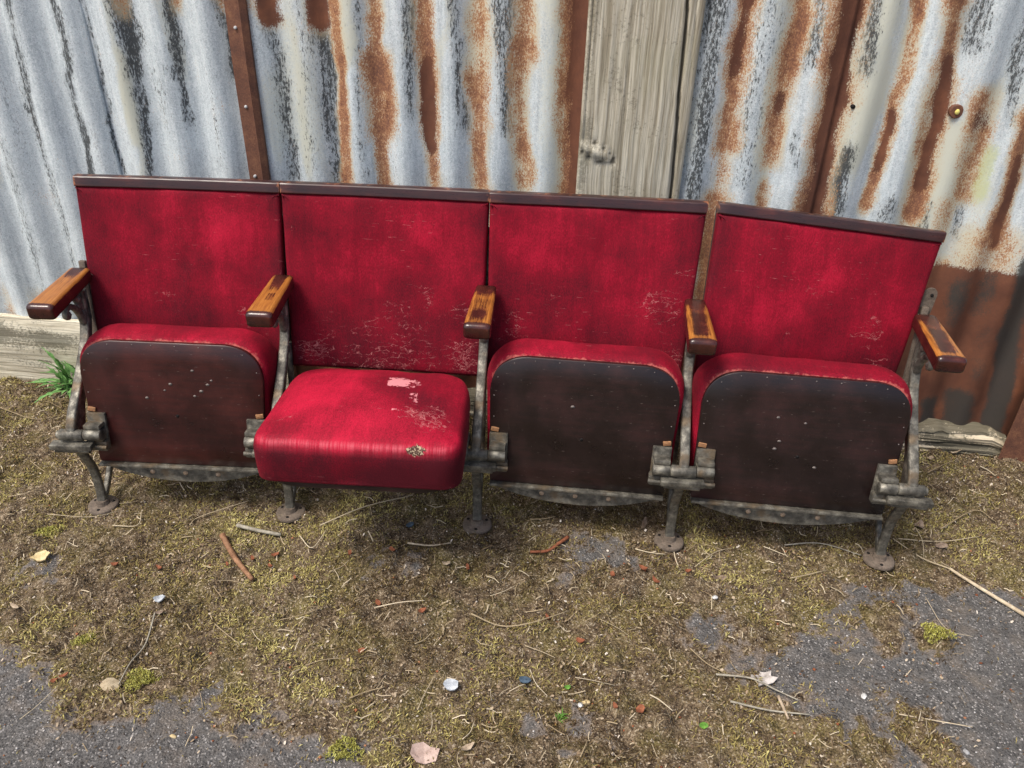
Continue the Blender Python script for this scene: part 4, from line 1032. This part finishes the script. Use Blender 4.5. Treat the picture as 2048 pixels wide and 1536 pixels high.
# fine straw and grit
def scatter_straw(n, lo, hi, wlo, whi, name, mat, label, cat):
    x = RS.uniform(-1.75, 1.75, n); y = RS.uniform(.88, 2.25, n); a = RS.uniform(0, 2 * np.pi, n); L = RS.uniform(lo, hi, n) * RS.uniform(.4, 1, n); w = RS.uniform(wlo, whi, n)
    k = tarmac(x, y) < RS.uniform(.2, 1.15, n); x, y, a, L, w = x[k], y[k], a[k], L[k], w[k]; n = len(x)
    bend = RS.normal(0, .25, n); V = np.empty((n, 4, 2, 3))
    for q in range(4):
        t = q / 3 - .5; off = bend * L * (t * t - .08)
        cx = x + np.cos(a) * L * t - np.sin(a) * off; cy = y + np.sin(a) * L * t + np.cos(a) * off
        z = gh(cx, cy) + .005 + .006 * RS.rand(n)
        for s in (0, 1):
            V[:, q, s, 0] = cx - np.sin(a) * w * (s - .5); V[:, q, s, 1] = cy + np.cos(a) * w * (s - .5); V[:, q, s, 2] = z + (s - .5) * w * .6
    b = np.arange(n)[:, None] * 8; F = np.concatenate([b + np.array([[q * 2, q * 2 + 1, q * 2 + 3, q * 2 + 2]]) for q in range(3)])
    o = mk(name, V.reshape(-1, 3), F, mat, attrs={'tint': np.repeat(RS.rand(n), 8)}, recalc=False, smooth=False)
    return tag(o, label, cat, kind='stuff')


STRAWM = mat_tint('dry_straw', [(0, (0.16, 0.11, 0.06)), (.4, (0.32, 0.25, 0.15)), (1, (0.58, 0.50, 0.36))], .7)
scatter_straw(4200, .012, .045, .0009, .0020, 'straw_litter', STRAWM, 'fine broken straw scattered over the moss', 'straw')


def scatter_grit(n, rlo, rhi, name, stops, label, cat, tarf):
    x = RS.uniform(-1.75, 1.75, n); y = RS.uniform(.88, 2.25, n); k = RS.rand(n) < (tarf + (1 - tarf) * tarmac(x, y)); x, y = x[k], y[k]; n = len(x)
    r = RS.uniform(rlo, rhi, n) * RS.uniform(.5, 1, n)
    oc = np.array([(1, 0, 0), (-1, 0, 0), (0, 1, 0), (0, -1, 0), (0, 0, .7), (0, 0, -.7)]); V = np.stack([x, y, gh(x, y) + r * .35], 1)[:, None, :] + oc[None] * r[:, None, None] * RS.uniform(.6, 1.3, (n, 6, 1))
    f = np.array([(0, 2, 4), (2, 1, 4), (1, 3, 4), (3, 0, 4), (2, 0, 5), (1, 2, 5), (3, 1, 5), (0, 3, 5)])
    o = mk(name, V.reshape(-1, 3), (np.arange(n)[:, None, None] * 6 + f[None]).reshape(-1, 3), mat_tint(name + '_colour', stops, .8), attrs={'tint': np.repeat(RS.rand(n), 6)}, recalc=False, smooth=False)
    return tag(o, label, cat, kind='stuff')


scatter_grit(9500, .0012, .0036, 'grit', [(0, (0.05, 0.045, 0.04)), (.45, (0.17, 0.15, 0.13)), (.8, (0.34, 0.31, 0.27)), (1, (0.7, 0.68, 0.66))], 'loose grit and tiny stones on the tarmac and moss', 'grit', .35)
scatter_grit(500, .002, .0055, 'bark_crumbs', [(0, (0.16, 0.055, 0.025)), (.5, (0.30, 0.10, 0.045)), (1, (0.42, 0.22, 0.12))], 'small crumbs of orange bark among the moss', 'bark', .9)

def scatter_crumbs(n):
    x = RS.uniform(-1.75, 1.75, n); y = RS.uniform(.88, 2.25, n); k = RS.rand(n) < (1 - .82 * tarmac(x, y)) * (.3 + 1.2 * sst(.4, .65, fbm(x * 7, y * 7, 301, 3))); x, y = x[k], y[k]
    fx_ = [x, RS.uniform(-1.6, 1.6, 2200)]; fy_ = [y, 2.30 - .0834 * (fx_[1] + 1.566) - np.abs(RS.normal(.01, .035, 2200))]
    for sx_, sy_ in ((-1.087, 1.684), (-0.583, 1.678), (-0.082, 1.653), (0.421, 1.611), (0.953, 1.566)):
        ra_ = RS.uniform(0, 6.283, 60); rq_ = .037 + np.abs(RS.normal(0, .018, 60)); fx_.append(sx_ + rq_ * np.cos(ra_)); fy_.append(sy_ + rq_ * np.sin(ra_))
    x, y = np.concatenate(fx_), np.concatenate(fy_); n = len(x)
    a = RS.uniform(0, 2 * np.pi, n); L = RS.uniform(.003, .0085, n); w = L * RS.uniform(.25, .8, n); tx, ty = RS.normal(0, .45, n), RS.normal(0, .45, n)
    V = np.empty((n, 5, 3)); z0 = gh(x, y) + RS.uniform(.001, .007, n)
    for q, (p, r) in enumerate([(-.5, -.3), (-.1, -.5), (.5, -.1), (.25, .5), (-.4, .35)]):
        lx, ly = p * L, r * w; V[:, q, 0] = x + np.cos(a) * lx - np.sin(a) * ly; V[:, q, 1] = y + np.sin(a) * lx + np.cos(a) * ly; V[:, q, 2] = z0 + lx * tx + ly * ty
    o = mk('leaf_crumbs', V.reshape(-1, 3), np.arange(5 * n).reshape(n, 5), mat_tint('leaf_crumbs_colour', [(0, (0.020, 0.012, 0.008)), (.36, (0.095, 0.061, 0.036)), (.64, (0.26, 0.185, 0.115)), (.9, (0.44, 0.35, 0.24)), (1, (0.66, 0.60, 0.52))], .85), attrs={'tint': np.repeat(RS.rand(n), 5)}, recalc=False, smooth=False)
    tag(o, 'crumbled brown leaf litter strewn through the moss', 'leaf litter', kind='stuff')


scatter_crumbs(26000)

# single pieces of litter -------------------------------------------------
def stalk(name, pts, r, mat, label, cat, group=None, r2=None, lift=.008, sides=6):
    P = [at(px, py, lift + r * .6) for px, py in pts]; P = catmull(P, 5); c = P[len(P) // 2].copy()
    b = MB(); k = len(P); b.sweep([p - c for p in P], circ(1.0, sides), [r + ((r2 if r2 is not None else r * .6) - r) * q / (k - 1) for q in range(k)], (0, 0, 1))
    o = b.build(name, mat, None, Matrix.Translation(c))
    at_ = o.data.attributes.new('tint', 'FLOAT', 'POINT'); at_.data.foreach_set('value', np.clip(np.full(len(o.data.vertices), random.uniform(.3, 1)), 0, 1).astype(np.float32))
    return tag(o, label, cat, group)


def flake(name, px, py, s, asp, th, mat, label, cat, group=None, curl=.2, ang=0, seed=0, n=9, jag=.25, lift=.006, tip=0):
    r_ = np.random.RandomState(seed); c = at(px, py, lift); ol = []
    for k in range(n):
        t = 2 * math.pi * k / n; rr = 1 + r_.uniform(-jag, jag)
        x_ = math.cos(t) * rr; y_ = math.sin(t) * rr * asp
        if tip: y_ *= (1 - abs(math.cos(t)) ** 3 * .6)
        ol.append((x_ * s, y_ * s))
    V = []; F = []
    for zz in (0, th):
        for sc in (1, .55):
            for x_, y_ in ol:
                V.append((x_ * sc, y_ * sc, zz + curl * (x_ * sc) ** 2 / s + r_.uniform(-.03, .03) * s + (0 if sc == 1 else s * .04)))
        V.append((0, 0, zz + s * .05))
    m_ = 2 * n + 1
    for lay in (0, 1):
        o_ = lay * m_
        for k in range(n):
            j_ = (k + 1) % n
            q = [(o_ + k, o_ + j_, o_ + n + j_, o_ + n + k), (o_ + n + k, o_ + n + j_, o_ + 2 * n)]
            F += q if lay else [f[::-1] for f in q]
    for k in range(n): F.append((k, (k + 1) % n, m_ + (k + 1) % n, m_ + k))
    W = Matrix.Translation(c) @ Matrix.Rotation(rad(ang), 4, 'Z') @ Matrix.Rotation(rad(r_.uniform(-8, 8)), 4, 'X')
    return tag(mk(name, V, F, mat, None, W, smooth=False), label, cat, group)


def stone(name, px, py, s, sc, mat, label, cat, group=None, seed=0, ang=0, jag=.3):
    bm = bmesh.new(); bmesh.ops.create_icosphere(bm, subdivisions=2, radius=1); r_ = random.Random(seed)
    dirs = [(Vector((r_.uniform(-1, 1), r_.uniform(-1, 1), r_.uniform(-.4, 1))).normalized(), r_.uniform(.45, .8)) for _ in range(7)]
    for v in bm.verts:
        for d_, h_ in dirs:
            k = v.co.dot(d_)
            if k > h_: v.co -= d_ * (k - h_)
        v.co = Vector((v.co.x * s * sc[0], v.co.y * s * sc[1], v.co.z * s * sc[2]))
    bm.verts.index_update(); V = [tuple(v.co) for v in bm.verts]; F = [[v.index for v in f.verts] for f in bm.faces]; bm.free()
    W = Matrix.Translation(at(px, py, s * sc[2] * .45)) @ Matrix.Rotation(rad(ang), 4, 'Z')
    return tag(mk(name, V, F, mat, None, W, smooth=True, sharp=28), label, cat, group)


STICK = mat_plain('brown_stick', (0.13, 0.06, 0.03), (0.36, 0.20, 0.11), 40, .8, (1, 1, 1))
GREYST = mat_plain('grey_stick', (0.20, 0.18, 0.14), (0.42, 0.39, 0.31), 60, .85)
PALEST = mat_plain('pale_reed', (0.36, 0.28, 0.18), (0.62, 0.53, 0.38), 60, .7)
LEAFD = mat_plain('dead_leaf', (0.13, 0.09, 0.065), (0.30, 0.23, 0.17), 70, .8)
LEAFT = mat_plain('tan_leaf', (0.28, 0.21, 0.14), (0.48, 0.39, 0.28), 70, .8)
LEAFG = mat_plain('green_leaf', (0.06, 0.16, 0.02), (0.16, 0.34, 0.05), 70, .5)
CREAM = mat_plain('cream_flake', (0.50, 0.38, 0.18), (0.72, 0.58, 0.33), 60, .8)
SANDST = mat_plain('tan_stone', (0.34, 0.27, 0.17), (0.52, 0.44, 0.30), 60, .9)
SHELL = mat_plain('pale_shell', (0.28, 0.31, 0.34), (0.55, 0.58, 0.60), 60, .6)
BLUE = mat_plain('blue_plastic', (0.03, 0.05, 0.075), (0.09, 0.14, 0.19), 50, .5)
PAPER = mat_plain('pink_card', (0.34, 0.24, 0.20), (0.52, 0.40, 0.34), 50, .85)
PLAST = mat_plain('white_plaster', (0.26, 0.23, 0.20), (0.58, 0.54, 0.50), 50, .9)
WHITE = mat_plain('white_pebble', (0.4, 0.4, 0.38), (0.68, 0.68, 0.66), 50, .7)
BARK = mat_plain('orange_bark', (0.17, 0.055, 0.026), (0.34, 0.125, 0.06), 70, .85)

stalk('splintered_stick', [(447, 1082), (470, 1115), (505, 1162)], .0085, STICK, 'thick splintered brown stick lying on the moss before the first seats', 'stick', None, .006, .006)
stalk('grey_stick', [(476, 1060), (520, 1068), (562, 1071)], .0055, GREYST, 'short pale grey stick in front of the second foot plate', 'stick', None, .005)
stalk('reed', [(1785, 1078), (1845, 1110), (1900, 1140)], .0014, STRAWM, 'thin pale stalk running into the long flat reed at the right edge', 'straw', None, .002)
stalk('reed', [(1898, 1140), (1960, 1178), (2060, 1238)], .0035, PALEST, 'long flat pale reed lying at the right edge of the tarmac', 'reed', None, .0055)
stalk('twig', [(1432, 1348), (1500, 1362), (1550, 1380), (1596, 1403)], .0024, GREYST, 'upper of two thin grey twigs beside the white plaster patch', 'twig')
stalk('twig', [(1460, 1405), (1540, 1420), (1618, 1432)], .0026, GREYST, 'lower of two thin grey twigs, pointing at the tarmac patch', 'twig')
stalk('wood_sliver', [(1556, 1394), (1577, 1438)], .0042, LEAFT, 'short brown wood sliver crossing the lower grey twig', 'stick')
stalk('straw_stalk', [(1797, 1430), (1870, 1440), (1944, 1456)], .0016, PALEST, 'straight pale straw lying across the small moss island on the right tarmac', 'straw')
stalk('straw_stalk', [(312, 1232), (290, 1285), (262, 1325), (236, 1365)], .0020, GREYST, 'long thin twig leading down to the triangular tan stone', 'twig')
stalk('straw_stalk', [(815, 1088), (860, 1089), (902, 1086)], .0028, PALEST, 'short thick pale straw left of the middle foot plate', 'straw')
stalk('straw_stalk', [(942, 1240), (1000, 1254), (1060, 1256), (1140, 1222)], .0019, STRAWM, 'long curved straw in the middle of the moss', 'straw')
stalk('straw_stalk', [(640, 1052), (730, 1028), (826, 1000)], .0018, STRAWM, 'long straw lying under the lowered seat', 'straw')
stalk('bark_splinter', [(1060, 1110), (1095, 1106), (1118, 1092), (1136, 1078)], .0036, BARK, 'bent reddish splinter with pale fibres in front of the third seat', 'splinter', None, .005)
stalk('straw_stalk', [(1796, 1080), (1880, 1083), (1958, 1074)], .0015, STRAWM, 'thin straw lying level right of the last foot plate', 'straw')
stalk('straw_stalk', [(1570, 1085), (1640, 1088), (1722, 1112)], .0021, GREYST, 'grey stalk reaching the last foot plate from the left', 'straw')
stalk('straw_stalk', [(1940, 780), (1932, 800), (1922, 822)], .0012, PALEST, 'short straw caught at the burnt brown foot of the fence', 'straw')
stalk('straw_stalk', [(0, 818), (70, 838), (130, 828)], .0015, STRAWM, 'long thin straw lying beside the green weed', 'straw')
stone('triangular_stone', 220, 1365, .022, (1.1, .95, .5), SANDST, 'tan triangular stone at the edge of the left tarmac', 'stone', seed=5, ang=20)
flake('cream_fungus', 82, 1115, .019, .8, .004, CREAM, 'cream yellow flake lying on the moss at the left edge', 'leaf', ang=25, seed=4, n=12)
flake('shell_fragment', 322, 1208, .013, .85, .003, SHELL, 'bluish white shell fragment near the long twig', 'shell', seed=6, curl=.5)
flake('shell_fragment', 902, 1373, .0165, .8, .004, SHELL, 'round grey white shell fragment low in the middle', 'shell', seed=7, n=12, jag=.12)
flake('plastic_shard', 1048, 1353, .014, .55, .003, BLUE, 'blue plastic shard right of the round shell fragment', 'plastic', seed=8, ang=-15)
flake('plastic_shard', 820, 1048, .014, .6, .003, BLUE, 'dark blue plastic shard near the middle foot plate', 'plastic', seed=9, ang=30)
flake('card_scrap', 848, 1508, .027, .95, .002, PAPER, 'torn pinkish scrap of card at the bottom edge', 'paper', seed=10, ang=10, n=8, curl=.35, jag=.3)
flake('dead_leaf', 935, 1500, .016, .45, .0012, LEAFT, 'curled tan leaf beside the torn scrap of card', 'leaf', seed=11, ang=40, curl=.5, tip=1)
flake('plaster_patch', 1527, 1358, .024, .75, .003, PLAST, 'white crumbly plaster patch at the edge of the right tarmac', 'plaster', seed=12, n=13, jag=.35, ang=20)
flake('dead_leaf', 1838, 1053, .015, .7, .0012, LEAFD, 'dark curled leaf just right of the last foot plate', 'leaf', seed=13, curl=.6, ang=60)
flake('dead_leaf', 1882, 1092, .017, .55, .0012, LEAFD, 'flat brownish grey leaf between the last foot plate and the long reed', 'leaf', seed=14, ang=5, curl=.1)
flake('dead_leaf', 1905, 902, .020, .55, .0012, LEAFT, 'tan curled leaf in front of the rotten timber', 'leaf', seed=15, ang=-40, curl=.7)
flake('dead_leaf', 1862, 915, .016, .6, .0012, LEAFT, 'pale ragged leaf beside the last seat, left of the tan curled leaf', 'leaf', seed=16, ang=10, curl=.4, jag=.45)
flake('dead_leaf', 1288, 1048, .026, .28, .0015, LEAFD, 'long narrow grey leaf left of the fourth foot plate', 'leaf', seed=17, ang=70, curl=.2, tip=1)
flake('dead_leaf', 1440, 1155, .016, .7, .0012, LEAFD, 'crumpled brown leaf below the fourth seat', 'leaf', seed=18, curl=.5)
flake('dead_leaf', 892, 1130, .012, .5, .0012, LEAFT, 'pale pinkish leaf below the middle foot plate', 'leaf', seed=19, curl=.4)
flake('dead_leaf', 320, 1232, .010, .4, .0012, LEAFD, 'small dark leaf beside the bluish shell', 'leaf', seed=20, curl=.4)
flake('dead_leaf', 30, 1215, .020, .25, .0012, LEAFT, 'narrow tan leaf at the far left of the moss', 'leaf', seed=21, ang=-30, tip=1)
flake('green_leaf', 1408, 1448, .0095, .75, .0015, LEAFG, 'small bright green leaf low on the right of the moss', 'leaf', seed=22, n=12, jag=.1, curl=.2)
flake('green_leaf', 1135, 1372, .007, .7, .0015, LEAFG, 'small yellow green leaf beside the blue shard', 'leaf', seed=23, n=10, curl=.3)
stone('pebble', 1428, 1197, .0075, (1.2, .8, .7), WHITE, 'white pebble below the fourth seat', 'pebble', seed=31)
stone('pebble', 1730, 1390, .0075, (1, 1, .7), WHITE, 'white pebble standing out on the right tarmac', 'pebble', seed=32)
stone('pebble', 1162, 1404, .0065, (1, 1, .8), WHITE, 'white pebble near the small green tuft', 'pebble', seed=33)
stone('pebble', 178, 1268, .006, (1.1, .8, .7), SANDST, 'tan pebble left of the long twig', 'pebble', seed=34)
stone('pebble', 345, 1470, .0065, (1.2, .9, .7), CREAM, 'yellowish pebble on the left tarmac', 'pebble', seed=35)
stone('pebble', 1172, 1398, .0075, (1.4, .8, .6), CREAM, 'yellow pebble right of the white pebble by the green tuft', 'pebble', seed=36)
stone('pebble', 1935, 1500, .007, (1, 1, .7), mat_plain('grey_pebble', (0.2, .2, .2), (.4, .4, .4), 60, .9), 'grey pebble at the lower right of the tarmac', 'pebble', seed=37)
for k, (px, py) in enumerate([(550, 1108), (540, 1130), (505, 1118), (232, 1135), (455, 1130), (700, 1108), (785, 1105), (935, 1135), (757, 1203), (722, 1300), (845, 1235), (1095, 1233), (1160, 1280), (1225, 1150), (1285, 1145), (1310, 1165), (1230, 1420), (1280, 1425), (1375, 1145), (130, 1360), (110, 1365), (320, 1140), (590, 1160)]):
    flake('bark_chip', px, py, random.uniform(.007, .012), random.uniform(.35, .7), .003, BARK, 'small orange bark chip lying on the moss', 'bark', 'orange bark chips on the moss', curl=.4, ang=random.uniform(0, 180), seed=300 + k, n=7)
rr_ = random.Random(5)
LS = [[(750, 1215), (850, 1214)], [(600, 1075), (625, 1100), (655, 1060)], [(980, 1190), (1030, 1172)], [(830, 1292), (868, 1262)], [(1050, 1290), (1110, 1315)], [(835, 1420), (870, 1355)], [(1060, 1335), (1095, 1390)], [(925, 1485), (948, 1445)], [(1160, 1520), (1175, 1480)], [(210, 1250), (215, 1285)],
      [(390, 1175), (450, 1165), (500, 1175)], [(20, 1000), (80, 985)], [(95, 1030), (180, 1035), (240, 1025)], [(225, 1050), (275, 1052), (285, 1025)], [(240, 1010), (280, 1002)], [(10, 880), (60, 860)], [(380, 1050), (400, 1030), (500, 1010)], [(1385, 1085), (1445, 1105)], [(1390, 1130), (1430, 1110), (1470, 1095)], [(1525, 1100), (1570, 1115)],
      [(1850, 1195), (1890, 1260), (1945, 1275)], [(1660, 1180), (1690, 1195)], [(1830, 1060), (1850, 1110)], [(1955, 1000), (1985, 985)], [(1855, 945), (1905, 925)], [(1960, 935), (1990, 950)], [(1150, 1355), (1230, 1370)], [(1300, 1390), (1345, 1425)], [(1270, 1100), (1330, 1110)], [(660, 1150), (700, 1125)], [(1000, 1030), (1015, 1015)], [(1060, 1045), (1110, 1040)],
      [(40, 1440), (120, 1380)], [(1380, 1300), (1450, 1345)], [(560, 1240), (650, 1215)], [(610, 1330), (690, 1320)], [(430, 1250), (480, 1290)], [(1200, 1240), (1260, 1275)], [(1880, 1060), (1950, 1020), (1990, 1040)], [(330, 900), (400, 905)], [(60, 920), (110, 945)], [(700, 1400), (770, 1375)], [(1580, 1160), (1650, 1145)]]
for k, L in enumerate(LS):
    if len(L) == 2: L = [L[0], ((L[0][0] + L[1][0]) / 2 + rr_.uniform(-5, 5), (L[0][1] + L[1][1]) / 2 + rr_.uniform(-4, 4)), L[1]]
    stalk('straw_stalk', L, rr_.uniform(.0009, .0019), STRAWM, 'thin dry straw or twig lying loose on the mossy ground', 'straw', 'loose straws on the moss', sides=5)

# bright moss cushions
def cushion(px, py, s, label, stops, n=700, seed=0):
    r_ = np.random.RandomState(seed); c = at(px, py); a_ = r_.uniform(0, 2 * np.pi, n); q = np.sqrt(r_.rand(n)) * s * (1 + .3 * np.sin(3 * a_ + seed)); x = q * np.cos(a_) * 1.3; y = q * np.sin(a_)
    z = .016 * (1 - (q / (s * 1.3)) ** 2) * (s / .03) * .6
    az = r_.uniform(0, 2 * np.pi, n); el = r_.uniform(.3, 1.3, n); L = r_.uniform(.004, .009, n); d_ = np.stack([np.cos(az) * np.cos(el), np.sin(az) * np.cos(el), np.sin(el)], 1); s_ = np.stack([-np.sin(az), np.cos(az), 0 * az], 1) * .0013
    B = np.stack([x, y, z], 1); V = np.stack([B, B + d_ * (L * .5)[:, None] + s_, B + d_ * L[:, None], B + d_ * (L * .5)[:, None] - s_], 1).reshape(-1, 3)
    o = mk('moss_cushion', V, np.arange(4 * n).reshape(n, 4), mat_tint('moss_cushion_' + str(seed), stops, .85), None, Matrix.Translation(c), attrs={'tint': np.repeat(r_.rand(n), 4)}, recalc=False, smooth=False)
    return tag(o, label, 'moss')


YM = [(0, (0.12, 0.10, 0.02)), (.5, (0.27, 0.26, 0.05)), (1, (0.46, 0.45, 0.14))]
cushion(280, 1356, .026, 'bright yellow green moss cushion beside the tan triangular stone', YM, 700, 1)
cushion(1868, 1276, .026, 'yellow green moss cushion alone on the right tarmac', YM, 650, 2)
cushion(690, 1500, .026, 'yellow moss cushion at the bottom edge left of the card scrap', YM, 700, 3)
cushion(170, 1282, .018, 'small yellow moss cushion above the left tarmac', YM, 400, 4)
cushion(98, 1062, .026, 'yellow green moss cushion near the left end of the seats', YM, 600, 5)


# leafy weeds with toothed leaves
def toothed(L, w, seed, droop=.5):
    r_ = random.Random(seed); n = 9; V = []; F = []
    for k in range(n + 1):
        t = k / n; ww = w * math.sin(math.pi * min(1, t * .92 + .06)) ** .7 * (1.0 if k % 2 else .42) * r_.uniform(.85, 1.15); x = L * t; z = L * (.55 * t - droop * t * t)
        V += [(x + (.12 * w if k % 2 else 0), ww, z + ww * .3), (x, 0, z), (x + (.12 * w if k % 2 else 0), -ww, z + ww * .3)]
    for k in range(n):
        a = 3 * k; F += [(a, a + 3, a + 4, a + 1), (a + 1, a + 4, a + 5, a + 2)]
    return V, F


WEEDM = mat_plain('weed_leaf', (0.07, 0.19, 0.045), (0.22, 0.42, 0.13), 60, .55)
WEEDM.node_tree.nodes['Principled BSDF'].inputs['Specular IOR Level'].default_value = .4
wp = at(152, 775); weed = empty('thistle_weed', Matrix.Translation(wp), 'green prickly leaved weed growing at the foot of the pale board', 'plant')
wr2 = random.Random(8)
for k in range(34):
    az_ = wr2.uniform(95, 300); el = wr2.choice([wr2.uniform(-4, 20), wr2.uniform(25, 70)]); L = wr2.uniform(.07, .14) if el < 25 else wr2.uniform(.08, .17)
    V, F = toothed(L, wr2.uniform(.006, .011), 400 + k, wr2.uniform(.3, .6))
    o = mk('leaf', V, F, WEEDM, weed, Matrix.Translation(wp + np.array([wr2.uniform(-.025, .02), wr2.uniform(-.02, .02), .008])) @ Matrix.Rotation(rad(az_), 4, 'Z') @ Matrix.Rotation(rad(-el), 4, 'Y'), recalc=False)
wp = at(1120, 1428); tf = empty('grass_tuft', Matrix.Translation(wp), 'tiny bright green tuft low in the middle of the moss', 'plant')
for k in range(14):
    L = random.uniform(.010, .02); V = [(0, -.0012, 0), (0, .0012, 0), (L * .6, .0010, L * .5), (L * .6, -.0010, L * .5), (L, 0, L * .55)]
    mk('blade', V, [(0, 1, 2, 3), (3, 2, 4)], LEAFG, tf, Matrix.Translation(wp + np.array([random.uniform(-.008, .008), random.uniform(-.006, .006), .002])) @ Matrix.Rotation(rad(random.uniform(0, 360)), 4, 'Z') @ Matrix.Rotation(rad(random.uniform(-40, 10)), 4, 'Y'), recalc=False)
